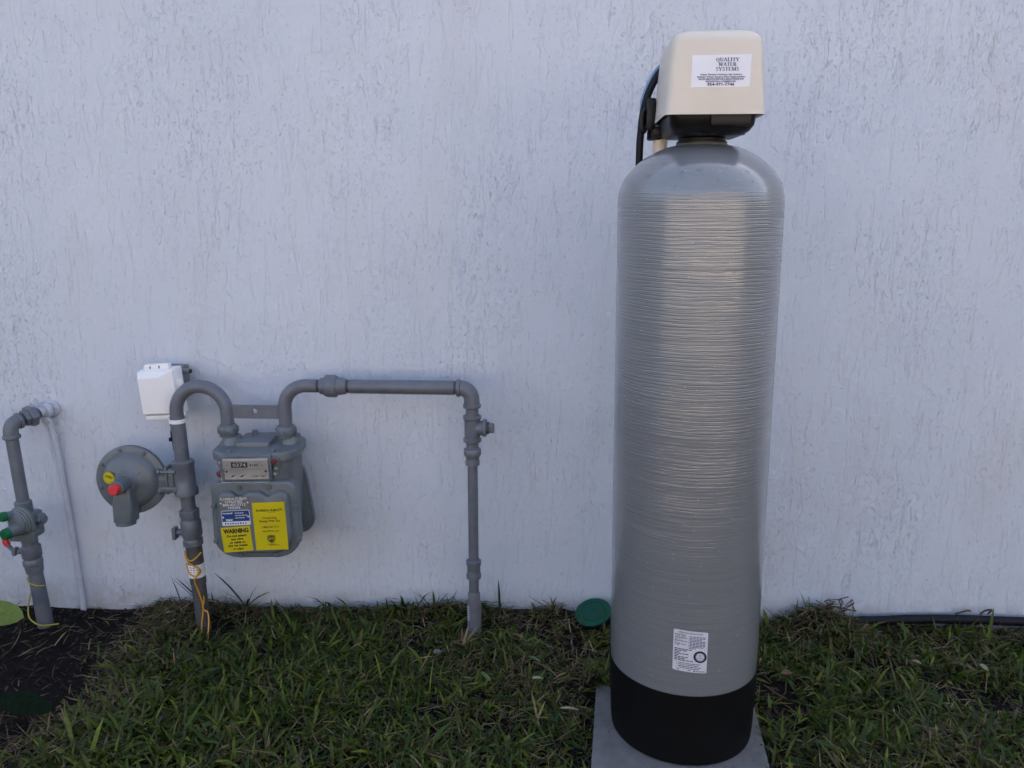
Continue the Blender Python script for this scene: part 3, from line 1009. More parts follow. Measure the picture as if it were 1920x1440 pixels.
# the raised face has two dips in its upper edge where the screws sit
def dip(u, v):
    if v > .455:
        for c_ in (-.036, .040):
            q = abs(u - c_)
            if q < .024:
                v -= .014 * (.5 + .5 * math.cos(math.pi * q / .024))
    return (u + .003, v)
dense = []
for i in range(len(fo2)):
    p, q = fo2[i], fo2[(i + 1) % len(fo2)]
    m_ = max(1, int(math.hypot(q[0] - p[0], q[1] - p[1]) / .008))
    dense += [(p[0] + (q[0] - p[0]) * k / m_, p[1] + (q[1] - p[1]) * k / m_) for k in range(m_)]
b.prism([dip(u, v) for u, v in dense], fr, -.105, -.129, .011, 4)
fcov = b.build('front_cover', 'meter_paint', meter)
for u, v in ((-.036, .486), (.042, .486), (-.107, .435), (-.109, .335), (.110, .43), (.113, .335), (-.045, .293), (.05, .293)):
    bb = MB()
    c0 = mt(u + .002, -.110, v)
    dv = mt(0, -1, 0) - mt(0, 0, 0)
    bb.lathe([(.0075, 0), (.0075, .004), (.006, .006)], c0, dv, 12)
    bb.lathe([(.0045, .0055), (.0045, .008)], c0, dv, 6)
    bb.build('cover_screw', 'meter_paint', fcov)
b = MB()
ro = pan_outline(.100, .128, .286, .498, .05, .035)
b.prism([(u, v) for u, v in ro], fr, .055, .078, .004, 2)
b.prism([(u * .93, .39 + (v - .39) * .93) for u, v in ro], fr, .07, .118, .03, 4)
b.prism([(u * .93, .39 + (v - .39) * .93) for u, v in ro], fr, .06, .05, .004, 2)
b.build('rear_cover', 'meter_paint', meter)
# stickers on the front cover
FD = -.1295
def st(u0, v0, ang=0.):
    ca, sa = math.cos(ang), math.sin(ang)
    return lambda u, v, d: fr(u0 + u * ca - v * sa, v0 + u * sa + v * ca, FD - d)
f_ = st(-.0445, .3465, R(4))
b = MB()
quad(b, -.0395, -.0355, .0385, .0355, f_, 0, 0)
put_text(b, 'WARNING', f_, 0, .0185, .0120, .067, 1, bold=.05)
for k, (s_, wd) in enumerate((('Do not attach', .052), ('any wire', .033), ('or cable to', .042), ('the gas meter', .053), ('or pipe.', .029))):
    put_text(b, s_, f_, 0, .0075 - .0093 * k, .0062, wd, 1, bold=.04)
b.build('warning_sticker', ['yellow', 'ink'], fcov, recalc=False)
f_ = st(.0455, .3825, R(1.5))
b = MB()
quad(b, -.0430, -.0680, .0430, .0680, f_, 0, 0)
put_text(b, 'FLORIDA PUBLIC', f_, -.002, .0425, .0058, .064, 1, bold=.03, italic=.3)
put_text(b, 'UTILITIES', f_, .006, .0385, .0026, .020, 1, bold=.01, italic=.2)
for k in range(2):
    a0 = [R(q) for q in range(5, 100, 18)]
    rr_ = .0075 - .0032 * k
    vs = [f_(.0285 + rr_ * math.cos(q), .0440 + rr_ * math.sin(q), .0004) for q in a0] + [f_(.0285 + (rr_ - .002 + .0013 * i / 5) * math.cos(q), .0440 + (rr_ - .002 + .0013 * i / 5) * math.sin(q), .0004) for i, q in enumerate(a0)]
    m_ = len(a0)
    b.add(vs, [(i, i + 1, m_ + i + 1, m_ + i) for i in range(m_ - 1)], 1)
put_text(b, 'Conserving', f_, 0, .0215, .0058, .037, 1)
put_text(b, 'Energy With Gas', f_, 0, .0125, .0058, .054, 1)
put_text(b, '1 (800) 427-7712', f_, 0, -.0045, .0050, .045, 1)
put_text(b, 'www.FPUC.com', f_, 0, -.0160, .0048, .044, 1)
sh_ = [(-.0105, .0), (-.0105, -.012), (-.006, -.0185), (0, -.0215), (.006, -.0185), (.0105, -.012), (.0105, 0), (.0, .0025)]
b.add([f_(u, -.0270 + v, .0004) for u, v in sh_], [tuple(range(8))], 1)
b.add([f_(u * .84, -.0283 + v * .84, .0006) for u, v in sh_], [tuple(range(8))], 0)
b.add([f_(u * .74, -.0292 + v * .74, .0008) for u, v in sh_], [tuple(range(8))], 1)
put_text(b, 'GTI', f_, 0, -.0385, .0062, .0125, 0, bold=.03, d=.0010)
quad(b, -.012, -.0518, .010, -.0506, f_, .0004, 1)
quad(b, -.006, -.0548, .020, -.0533, f_, .0004, 1)
b.build('utility_sticker', ['yellow', 'ink'], fcov, recalc=False)
f_ = st(-.0445, .4500, R(2.0))
b = MB()
b.prism(rrect(-.0395, -.0175, .0385, .0175, .006, 3), lambda u, v, d: f_(u, v, d), 0, .0012, 0, 2, 0)
for k, (s_, wd) in enumerate((('FLORIDA PUBLIC', .071), ('UTILITIES', .045), ('800-427-7712', .060), ('193292', .032))):
    put_text(b, s_, f_, -.001, .0088 - .0085 * k, .0064, wd, 1, d=.0017)
for sx_ in (-1, 1):
    disc(b, sx_ * .0355, 0, .0024, f_, .0017, 1, 8)
b.build('stamped_badge', ['badge_metal', 'white_ink'], fcov)
f_ = st(-.0435, .4085, R(2.0))
b = MB()
b.prism(rrect(-.0375, -.0220, .0375, .0205, .003, 3), lambda u, v, d: f_(u, v, d), 0, .0008, 0, 2, 1)
quad(b, -.0362, -.0105, .0362, .0192, f_, .0012, 0)
put_text(b, 'Honeywell', f_, -.0335, .0112, .0046, .026, 1, 'L', bold=.03, d=.0016)
for k, wd in enumerate((.024, .034, .026)):
    for q in range(4):
        quad(b, -.001 + q * wd / 4, .0118 - .0068 * k, -.001 + (q + .8) * wd / 4, .0140 - .0068 * k, f_, .0016, 1)
for u, v, w_ in ((-.027, -.004, .020), (-.023, -.0085, .014)):
    quad(b, u, v, u + w_, v + .0008, f_, .0016, 1)
for q in range(3):
    quad(b, -.026 + q * .006, -.0076, -.0215 + q * .006, -.0048, f_, .0016, 1)
for sx_ in (-1, 1):
    disc(b, sx_ * .033, .002, .0026, f_, .0016, 1, 8)
for q in range(9):                                     # serial stamped on the pale strip
    quad(b, -.030 + q * .0066, -.0185, -.0262 + q * .0066, -.0185 + (.004 if q % 3 else .0052), f_, .0016, 2)
b.build('maker_plate', ['blue_plate', 'white_ink', 'grey_ink'], fcov)
# index
b = MB()
ID = -.094
IXc = -.0115
b.box((IXc - .066, -.112, .504), (IXc + .066, -.080, .576), .004, 2, 0, MM)
index = b.build('index_box', 'meter_paint', meter)
f_ = lambda u, v, d: mt(IXc + u, -.1125 - d, .5395 + v)
b = MB()
b.box((IXc - .0585, -.1195, .5395), (IXc + .0585, -.1125, .5655), .0015, 1, 0, MM)
b.box((IXc - .0545, -.1165, .5125), (IXc + .0565, -.1125, .5385), .001, 1, 0, MM)
g_ = lambda u, v, d: mt(IXc + u, -.1198 - d, .5395 + v)
h_ = lambda u, v, d: mt(IXc + u, -.1168 - d, .5395 + v)
quad(b, -.036, .0055, .006, .0195, g_, 0, 1)
put_text(b, '0374', g_, -.015, .0085, .0085, .034, 2, d=.0004)
put_text(b, '4100', g_, .022, .0090, .0062, .023, 1)
disc(b, -.046, .012, .0014, g_, .0004, 1, 8)
disc(b, .044, .012, .0014, g_, .0004, 1, 8)
for u in (-.034, -.010):
    disc(b, u, -.0175, .0060, h_, .0002, 2, 16, .0054)
    b.add([h_(u - .0075, -.0205, .0005), h_(u + .001, -.0205, .0005), h_(u + .008, -.0135, .0005), h_(u - .0015, -.0165, .0005)], [(0, 1, 2, 3)], 1)
put_text(b, 'CUBIC FEET', h_, .033, -.0215, .0055, .038, 1, bold=.01)
disc(b, -.049, -.006, .0028, h_, .0004, 1, 10)
disc(b, .051, -.006, .0030, h_, .0004, 1, 10)
b.build('register_plate', ['plate_beige', 'ink', 'white_ink'], index)
b = MB()
b.box((IXc - .063, -.131, .506), (IXc + .063, -.122, .5745), .003, 2, 0, MM)
b.build('clear_window', 'clear', index)
for u, v in ((-.0705, .524), (.0745, .5575)):
    b = MB()
    c0 = mt(IXc + u, -.100, v)
    dv = mt(0, -1, 0) - mt(0, 0, 0)
    b.lathe([(.011, -.02), (.011, .010)], c0, dv, 16, 1)
    b.lathe([(.0070, .009), (.0070, .016), (.005, .018)], c0, dv, 14, 0)
    b.build('seal_plug', ['red_dull', 'meter_paint'], index)
for u, v in ((-.072, .552), (.0755, .535), (.0715, .520)):
    b = MB()
    c0 = mt(IXc + u, -.098, v)
    dv = mt(0, -1, 0) - mt(0, 0, 0)
    b.lathe([(.0085, -.018), (.0085, .003), (.007, .005)], c0, dv, 14, 1)
    b.lathe([(.0045, .004), (.0045, .008), (.003, .009)], c0, dv, 10, 0)
    b.build('index_screw', ['bolt', 'meter_paint'], index)

# ---- pipes
def fitting_ring(b, p, ax, r, l=.012, mi=0):
    """rolled bead on the mouth of a cast fitting"""
    b.lathe([(r - .003, 0), (r, .0025), (r, l - .0025), (r - .003, l)], p, ax, 28, mi)

inp = thing('inlet_pipe', 'grey gas riser pipe curving over into the left top of the meter', 'pipe', (-1.037, GY, -.03))
def rx(z):
    return -1.0375 - .036 * z
b = MB()
b.tube([(rx(-.06), GY, -.06), (rx(.28), GY, .28)], .0205, 24, 0)
b.cyl((rx(.145), GY, .145), (rx(.285), GY, .285), .0225, None, 24, 0, .003)
b.build('lower_riser', 'coat_dark', inp)
b = MB()
b.cyl((rx(.175), GY, .172), (rx(.215), GY, .212), .0232, None, 24)
a_n = Vector((rx(.19), GY, .19))
def ring_fn(u, v, d):
    a = u / .0232 - R(78)
    return Vector((rx(.19 + v) + (.0232 + d) * math.cos(a), GY + (.0232 + d) * math.sin(a), .192 + v))
for k in range(4):
    for q in range(3):
        quad(b, -.014 + q * .009, .012 - k * .007, -.008 + q * .009, .0145 - k * .007, ring_fn, .0004, 1 if k < 2 else 2)
b.build('paper_band', ['paper', 'blue_plate', 'wire_yellow'], inp)
b = MB()
b.lathe([(.021, 0), (.0262, .004), (.0262, .020), (.024, .024), (.0285, .034), (.0285, .075), (.024, .082), (.0265, .088), (.0265, .108), (.022, .112)], (rx(.265), GY, .265), (-.036, 0, 1), 28)
b.hexn((rx(.268), GY, .268), (rx(.285), GY, .285), .029, 0, 8)
b.hexn((rx(.356), GY, .356), (rx(.374), GY, .374), .0285, 0, 8)
b.cyl((rx(.31) + .005, GY - .0, .31), (rx(.31) - .037, GY - .014, .31), .012, .009, 16)
b.cyl((rx(.31) - .034, GY - .013, .31), (rx(.31) - .049, GY - .018, .31), .0065, None, 10)
b.box((rx(.31) - .046, GY - .030, .292), (rx(.31) - .035, GY - .006, .327), .002, 1)
b.build('shutoff_valve', 'pipe_paint', inp)
b = MB()
b.cyl((rx(.37), GY, .37), (rx(.43), GY, .43), .0195, None, 24)
b.build('riser_nipple', 'pipe_paint', inp)
b = MB()
b.cyl((rx(.52), GY, .515), (rx(.65), GY, .65), .0195, None, 24)
b.build('upper_riser', 'pipe_paint', inp)
b = MB()
b.lathe([(.021, 0), (.0320, .003), (.0320, .021), (.028, .026), (.0285, .086), (.0305, .089), (.0305, .101), (.027, .104), (.0195, .1045)], (rx(.418), GY, .418), (-.036, 0, 1), 32)
b.build('riser_tee', 'pipe_paint', inp)
b = MB()
xg0, xg1, zg = rx(.65), -.918, .6635
rg = (xg1 - xg0) / 2
pts = [(xg0, GY, .645)] + arc(((xg0 + xg1) / 2, zg), rg, 180, 0, 20, GY) + [(xg1, GY, .63), (xg1, GY, .600)]
b.tube(pts, .0182, 24)
b.build('gooseneck', 'pipe_paint', inp)
b = MB()
bx0, bx1, bz0, bz1, hcx, hcz = -.905, -.770, .647, .6845, -.838, .668      # a flat bar with a bolt hole right through it
ang_ = sorted([2 * math.pi * k / 24 for k in range(24)] + [math.atan2(z - hcz, x - hcx) % (2 * math.pi) for x in (bx0, bx1) for z in (bz0, bz1)])
vs, fs = [], []
for q in ang_:
    cq, sq = math.cos(q), math.sin(q)
    tq = min(((bx1 if cq > 0 else bx0) - hcx) / cq if abs(cq) > 1e-9 else 9, ((bz1 if sq > 0 else bz0) - hcz) / sq if abs(sq) > 1e-9 else 9)
    for yq in (GY - .004, GY + .004):
        vs += [(hcx + tq * cq, yq, hcz + tq * sq), (hcx + .0075 * cq, yq, hcz + .0075 * sq)]
n_ = len(ang_)
for i in range(n_):
    p, q = 4 * i, 4 * ((i + 1) % n_)
    fs += [(p, q, q + 1, p + 1), (p + 2, p + 3, q + 3, q + 2), (p, p + 2, q + 2, q), (p + 1, q + 1, q + 3, p + 3)]
b.add(vs, fs)
b.build('bracket_bar', 'pipe_paint', inp, smooth=30)
outp = thing('outlet_pipe', 'grey gas pipe bending from the meter to a slim upright at right of it', 'pipe', (-.237, GY, -.03))
for par, xn in ((inp, -.918), (outp, -.754)):
    b = MB()
    b.lathe([(.0215, 0), (.0250, .003), (.0250, .010), (.0275, .013), (.0275, .028), (.0235, .033), (.0205, .035)], (xn, GY, .594), (0, 0, 1), 28)
    for k in range(8):
        a = 2 * math.pi * k / 8
        b.box((xn + .0262 * math.cos(a) - .0035, GY + .0262 * math.sin(a) - .0035, .608), (xn + .0262 * math.cos(a) + .0035, GY + .0262 * math.sin(a) + .0035, .621), .001, 1)
    b.build('swivel_nut', 'meter_paint', par)
HZ = .741
b = MB()
rb_ = .062
pts = [(-.754, GY, .600), (-.754, GY, .64)] + arc((-.754 + rb_, HZ - rb_), rb_, 180, 90, 12, GY) + [(-.66, GY, HZ)]
b.tube(pts, .0182, 24)
b.build('bent_pipe', 'pipe_paint', outp)
b = MB()
b.cyl((-.662, GY, HZ), (-.648, GY, HZ), .0170, None, 24, 1)
b.cyl((-.652, GY, HZ), (-.622, GY, HZ), .0225, .0245, 24, 0, .002)
b.hexn((-.637, GY, HZ), (-.605, GY, HZ), .0315, 0, 8)
b.cyl((-.607, GY, HZ), (-.578, GY, HZ), .0250, .0215, 24, 0, .002)
b.cyl((-.580, GY, HZ), (-.568, GY, HZ), .0175, None, 24, 1)
b.build('pipe_union', ['pipe_paint', 'pipe_thread'], outp)
b = MB()
b.cyl((-.570, GY, HZ), (-.285, GY, HZ), .0190, None, 28)
b.cyl((-.288, GY, HZ), (-.272, GY, HZ), .0178, None, 24, 1)
b.build('cross_pipe', ['pipe_paint', 'pipe_thread'], outp)
XO = -.237
b = MB()
b.tube([(-.275, GY, HZ), (XO - .033, GY, HZ)] + arc((XO - .033, HZ - .033), .033, 90, 0, 10, GY)[1:] + [(XO, GY, .690)], .0212, 26)
fitting_ring(b, (-.279, GY, HZ), (1, 0, 0), .0245)
fitting_ring(b, (XO, GY, .686), (0, 0, 1), .0245)
b.build('elbow', 'pipe_paint', outp)
b = MB()
b.cyl((XO, GY, .650), (XO, GY, .690), .0175, None, 24)
b.build('pipe_nipple', 'pipe_paint', outp)
b = MB()
b.cyl((XO, GY, .565), (XO, GY, .60), .0175, None, 24)
b.build('pipe_nipple', 'pipe_paint', outp)
b = MB()
b.cyl((XO, GY, .592), (XO, GY, .664), .0215, None, 28)
fitting_ring(b, (XO, GY, .590), (0, 0, 1), .0250)
fitting_ring(b, (XO, GY, .654), (0, 0, 1), .0250)
b.cyl((XO, GY, .630), (XO + .036, GY, .630), .0200, None, 24)
fitting_ring(b, (XO + .028, GY, .630), (1, 0, 0), .0245)
tee = b.build('pipe_tee', 'pipe_paint', outp)
b = MB()
b.cyl((XO + .038, GY, .630), (XO + .046, GY, .630), .0165, None, 20, 1)
b.box((XO + .045, GY - .0115, .6185), (XO + .060, GY + .0115, .6415), .002, 2)
b.build('square_plug', ['pipe_paint', 'pipe_thread'], tee)
b = MB()
b.lathe([(.016, 0), (.0200, .002), (.0200, .012), (.0185, .018), (.0190, .024), (.0240, .032), (.0240, .046), (.0215, .049), (.017, .050)], (XO, GY, .523), (0, 0, 1), 28)
b.build('reducing_coupling', 'pipe_paint', outp)
b = MB()
b.cyl((XO, GY, .09), (XO, GY, .527), .0142, None, 24)
b.build('slim_pipe', 'pipe_paint', outp)
b = MB()
b.lathe([(.015, 0), (.0205, .002), (.0215, .012), (.0190, .018), (.0190, .038), (.0215, .044), (.0215, .054), (.016, .056)], (XO, GY, .187), (0, 0, 1), 28)
b.build('pipe_coupling', 'pipe_paint', outp)
b = MB()
b.lathe([(.0205, -.06), (.0205, .108), (.0190, .117), (.0172, .122), (.0172, .141), (.0145, .146)], (XO, GY, 0), (0, 0, 1), 28)
sl = b.build('ground_sleeve', 'sleeve', outp)
b = MB()
def slv_fn(u, v, d):
    a = u / .0208 - R(140)
    return Vector((XO + (.0208 + d) * math.cos(a), GY + (.0208 + d) * math.sin(a), .085 + v))
quad(b, -.004, -.022, .004, .022, slv_fn, 0, 0)
for k in range(5):
    quad(b, -.0028, -.018 + k * .0078, .0028, -.0135 + k * .0078, slv_fn, .0004, 1)
b.build('paper_tag', ['paper', 'grey_ink'], sl, recalc=False)
b = MB()
sp_ = []
for k in range(46):
    sp_.append(((-.565 + .28 * (k + rng.uniform(0, .6)) / 46, GY - .002, HZ - .0188), (0, 0, -1), rng.uniform(.0016, .0030)))
drops(b, sp_, 7)
tag(b.build('hanging_drops', 'water', outp, recalc=False), kind='stuff')

# ---- regulator
reg = thing('gas_regulator', 'round grey gas regulator with a red cap and yellow dot on the riser', 'regulator', (-1.203, GY, .466))
RC = Vector((-1.203, GY - .012, .466))
ax = Vector((.05, -1, .05)).normalized()
ux_ = Vector((0, 0, 1)).cross(ax).normalized() * -1
if ux_.x < 0:
    ux_ = -ux_
uz_ = ux_.cross(ax).normalized()
if uz_.z < 0:
    uz_ = -uz_
def rg_fn(u, v, d):
    return RC + ux_ * u + uz_ * v + ax * d
b = MB()
b.lathe([(.030, -.058), (.055, -.054), (.078, -.036), (.082, -.012), (.0975, -.010), (.0990, -.006), (.0990, -.0005)], RC, ax, 56)
b.build('rear_half', 'meter_paint', reg)
b = MB()
b.lathe([(.0985, .0005), (.0985, .005), (.0960, .007), (.080, .0075), (.0765, .012), (.071, .022), (.060, .028), (.040, .031), (.034, .035), (.0285, .046), (.0, .046)], RC, ax, 56)
front = b.build('front_half', 'meter_paint', reg)
for k in range(8):
    a = 2 * math.pi * (k + .35) / 8
    bb = MB()
    p_ = rg_fn(.089 * math.cos(a), .089 * math.sin(a), .006)
    bb.hexn(p_, p_ + ax * .005, .0062)
    bb.cyl(p_ + ax * .0045, p_ + ax * .0075, .003, None, 8)
    bb.build('flange_bolt', 'meter_paint', front)
b = MB()
b.cyl(rg_fn(0, 0, .03), rg_fn(.0, .0, .092), .0235, .0200, 28, 0, .002)
# vent hood below the tower
hood = [(-.030, -.108), (.022, -.108), (.026, -.06), (.020, .0), (-.020, .0), (-.030, -.06)]
b.prism(hood, rg_fn, .020, .066, .008, 3)
b.lathe([(.027, 0), (.027, .012), (.020, .012), (.018, .002)], rg_fn(-.004, -.116, .044), -uz_ * -1, 24)
b.prism([(-.0035, 0), (.0035, 0), (.0035, .045), (-.0035, .045)], lambda u, v, d: rg_fn(u * .7 + v * .85, v * .5 + .006, d), .028, .0335, .001, 1)
b.build('spring_tower', 'meter_paint', reg)
b = MB()
b.lathe([(.0150, 0), (.0150, .014), (.0125, .018), (.0, .0185)], rg_fn(0, 0, .091), ax, 20)
b.build('screw_cap', 'red', reg)
b = MB()
f_ = lambda u, v, d: rg_fn(-.047 + u, .014 + v, .0335 + d + .20 * u)
disc(b, 0, 0, .0172, f_, .0012, 0, 24)
disc(b, 0, 0, .0172, f_, -.009, 0, 24)
put_text(b, '2 PSIG', lambda u, v, d: f_(u * .96 + v * .2, v * .96 - u * .2, d), .0, -.0005, .0078, .024, 1, d=.0016, bold=.02, italic=.2)
for k in range(5):
    a = R(-150 + 25 * k)
    disc(b, .0135 * math.cos(a), .0135 * math.sin(a), .0013, f_, .0016, 1, 6)
b.build('pressure_dot', ['yellow', 'ink'], reg, recalc=False)
b = MB()
xr = rx(.46)
b.cyl((-1.125, GY, .466), (xr - .02, GY, .462), .017, None, 20)
b.box((-1.105, GY - .020, .425), (-1.096, GY + .020, .505), .003, 2)
b.box((-1.094, GY - .021, .432), (-1.078, GY + .021, .500), .004, 2)
for zz in (.437, .493):
    b.cyl((-1.118, GY - .022, zz), (-1.070, GY - .022, zz), .0048, None, 10)
    b.hexn((-1.121, GY - .022, zz), (-1.113, GY - .022, zz), .0085)
    b.hexn((-1.077, GY - .022, zz), (-1.069, GY - .022, zz), .0085)
b.box((-1.118, GY - .028, .436), (-1.066, GY - .012, .450), .003, 2)
b.build('bolted_clamp', 'meter_paint', reg)

# ---- boxes
gb = thing('junction_box', 'small grey box fixed to the wall behind the white box', 'box', (-1.125, 0, .63))
b = MB()
b.box((-1.160, -.062, .690), (-1.088, .006, .768), .003, 2)
b.build('box_body', 'box_grey', gb)
b = MB()
b.cyl((-1.090, -.035, .754), (-1.068, -.035, .754), .0085, .0075, 14, 0, .001)
b.cyl((-1.0685, -.035, .754), (-1.064, -.035, .754), .0062, None, 12, 1)
b.build('conduit_stub', ['box_grey', 'black_plastic'], gb)
wb = thing('transmitter_box', 'white plastic box with a strap round the top of the riser', 'box', (-1.12, -.095, .63))
# set slightly askew, leaning with the riser
WM = Matrix.Translation((-1.118, -.105, .636)) @ Matrix.Rotation(R(-4), 4, 'Y')
wf = lambda u, v, d: WM @ Vector((u, -d, v))
b = MB()
b.box((-.0525, -.006, .004), (.0525, .038, .138), .004, 2, 0, WM)
b.prism(rrect(-.038, .136, .036, .152, .006, 3), wf, -.012, .004, .002, 2)
b.prism(rrect(.050, .082, .066, .106, .004, 3), wf, -.004, .003, .001, 1)
b.prism(rrect(-.060, .008, -.044, .020, .005, 3), wf, -.002, .003, .001, 1)
b.build('box_base', 'white_plastic', wb)
b = MB()
b.prism(rrect(-.0535, .010, .050, .137, .008, 4), wf, .0, .018, .003, 2)
# raised lid with a sloping right shoulder
lid = [(-.050, .014), (.018, .014), (.018, .118), (-.050, .118)]
vs = [wf(-.051, .012, .017), wf(.044, .012, .017), wf(.044, .132, .017), wf(-.051, .132, .017), wf(-.046, .016, .030), wf(.017, .016, .030), wf(.013, .117, .030), wf(-.046, .117, .030)]
b.add(vs, [(0, 1, 5, 4), (1, 2, 6, 5), (2, 3, 7, 6), (3, 0, 4, 7), (4, 5, 6, 7)])
b.build('box_lid', 'white_plastic', wb)
for u in (-.018, .008):
    b = MB()
    b.prism(rrect(u - .0018, .1395, u + .0018, .1475, .001, 2), wf, .003, .0045, 0)
    b.build('hinge_slot', 'grey_ink', wb)
b = MB()
b.prism(rrect(-.047, -.004, .056, .008, .003, 3), wf, -.01, .020, .002, 2)
sp_path = []
cxp = rx(.637)
strip_z = .637
ringpts = [(cxp - .033, GY + .012)] + [(cxp + .0225 * math.cos(R(a)), GY + .0225 * math.sin(R(a))) for a in range(-160, 100, 20)]
vs, fs = [], []
for x_, y_ in ringpts:
    vs += [(x_, y_, strip_z - .0055), (x_, y_, strip_z + .0055)]
m_ = len(ringpts)
for x_, y_ in ringpts:
    k_ = .9
    vs += [(cxp + (x_ - cxp) * k_, GY + (y_ - GY) * k_, strip_z - .0055), (cxp + (x_ - cxp) * k_, GY + (y_ - GY) * k_, strip_z + .0055)]
for i in range(m_ - 1):
    fs += [(2 * i, 2 * i + 2, 2 * i + 3, 2 * i + 1), (2 * m_ + 2 * i, 2 * m_ + 2 * i + 1, 2 * m_ + 2 * i + 3, 2 * m_ + 2 * i + 2), (2 * i + 1, 2 * i + 3, 2 * m_ + 2 * i + 3, 2 * m_ + 2 * i + 1), (2 * i, 2 * m_ + 2 * i, 2 * m_ + 2 * i + 2, 2 * i + 2)]
b.add(vs, fs)
b.build('strap', 'white_plastic', wb)
b = MB()
b.tube(smooth_path([(-1.103, -.10, .640), (-1.098, -.118, .622), (-1.085, -.140, .612), (rx(.6) - .019, -.158, .602), (rx(.57) - .020, -.155, .585), (rx(.54) - .021, -.150, .55)], 6), .0024, 8)
b.box((rx(.585) - .0245, -.166, .580), (rx(.585) - .016, -.150, .590), .001, 1)
o = b.build('black_cable', 'rubber', org=(rx(.54) - .021, -.15, .55))
tag(o, 'thin black cable from the white box to the riser', 'cable')

# ---- yellow tracer wire round the riser
b = MB()
rr_ = .0255
def rw(a, z, r_=rr_):
    return (rx(z) + r_ * math.cos(R(a)), GY + r_ * math.sin(R(a)), z)
b.tube(smooth_path([rw(-20, .248), rw(-55, .238), rw(-85, .229), rw(-115, .232), rw(-140, .247), rw(-150, .252), rw(-140, .236), rw(-110, .222), rw(-75, .212), rw(-40, .198), rw(-50, .186), rw(-80, .180), rw(-115, .188), rw(-145, .205), rw(-150, .214)], 6), .0022, 8)
b.tube(smooth_path([rw(-60, .212, .027), rw(-50, .195, .028), rw(-75, .178, .027), rw(-85, .165), rw(-72, .140, .026), rw(-60, .110, .027), rw(-55, .088, .028), rw(-60, .065, .028), rw(-75, .03, .028), rw(-80, .0, .03)], 6), .0022, 8)
b.tube(smooth_path([rw(-58, .075, .028), rw(-40, .068, .036), rw(-45, .045, .046), rw(-55, .02, .062), rw(-60, -.004, .075)], 6), .0022, 8)
b.tube(smooth_path([rw(-60, .085, .028), rw(-48, .10, .030), rw(-45, .118, .031)], 4), .0020, 8)
o = b.build('tracer_wire', 'wire_yellow', org=(rx(0), GY, 0))
tag(o, 'orange-yellow wire knotted round the foot of the riser below the round regulator', 'wire')

# ---- left service pipe
LY = -.12
lp = thing('service_pipe', 'grey gas pipe at the far left rising from dark soil into the wall', 'pipe', (-1.545, LY, -.05))
b = MB()
b.tube([(-1.543, LY, -.07), (-1.556, LY, .155)], [.0225, .0205], 24)
b.build('lower_pipe', 'pipe_paint', lp)
b = MB()
b.lathe([(.018, 0), (.0235, .004), (.0250, .02), (.0250, .042), (.0225, .048), (.0270, .055), (.0270, .085), (.0215, .09), (.0215, .115)], (-1.556, LY, .150), (-.04, 0, 1), 26)
b.hexn((-1.5575, LY, .176), (-1.5583, LY, .196), .0275, 0, 8)
b.cyl((-1.56, LY, .222), (-1.592, LY - .012, .224), .0105, .0085, 14)
valve = b.build('shutoff_valve', 'pipe_paint', lp)
b = MB()
b.box((-1.603, LY - .026, .214), (-1.591, LY - .004, .236), .002, 1)
b.tube([(-1.598, LY - .018, .226), (-1.607, LY - .020, .238), (-1.616, LY - .022, .250)], .0060, 8, 0)
b.tube([(-1.612, LY - .021, .246), (-1.617, LY - .022, .256), (-1.620, LY - .023, .272)], [.0085, .0095, .0075], 8, 1)
b.build('valve_handle', ['pipe_paint', 'red'], valve)
b = MB()
b.cyl((-1.563, LY, .365), (-1.571, LY, .575), .0172, None, 24)
b.build('upper_pipe', 'pipe_paint', lp)
b = MB()
ec = (-1.571, LY, .606)
dw = (Vector((-1.518, 0, .627)) - Vector(ec)).normalized()
ep = [Vector((-1.5705, LY, .568)), Vector((-1.571, LY, .582))]
for k in range(1, 7):
    u = k / 7
    p0, p1, p2 = Vector((-1.571, LY, .582)), Vector(ec) + Vector((0, 0, .004)), Vector(ec) + dw * .022 + Vector((0, 0, .004))
    ep.append(p0 * (1 - u) ** 2 + p1 * 2 * u * (1 - u) + p2 * u * u)
ep += [Vector(ec) + dw * .022 + Vector((0, 0, .004)), Vector(ec) + dw * .030 + Vector((0, 0, .003))]
b.tube(ep, .0200, 22)
fitting_ring(b, (-1.5705, LY, .566), (0, 0, 1), .0240)
fitting_ring(b, tuple(Vector(ec) + dw * .022 + Vector((0, 0, .003))), dw, .0240, .010)
b.build('elbow', 'pipe_paint', lp, smooth=30)
b = MB()
e0 = Vector(ec) + dw * .030 + Vector((0, 0, .003))
b.cyl(e0, e0 + dw * .012, .0170, None, 22, 1)
b.hexn(e0 + dw * .010, e0 + dw * .024, .0245, 0, 6)
b.hexn(e0 + dw * .0235, e0 + dw * .044, .0315, 0, 6)
b.cyl(e0 + dw * .043, e0 + dw * .052, .0215, .019, 22)
b.cyl(e0 + dw * .050, e0 + dw * .060, .0155, None, 20, 1)
b.build('pipe_union', ['pipe_paint', 'pipe_thread'], lp, smooth=25)
b = MB()
b.cyl(e0 + dw * .058, e0 + dw * .13, .0160, None, 20)
b.lathe([(.026, 0), (.024, .006), (.017, .010)], (-1.5185, -.004, .627), (0, -1, 0), 24)
b.build('wall_stub', 'wall_white', lp)

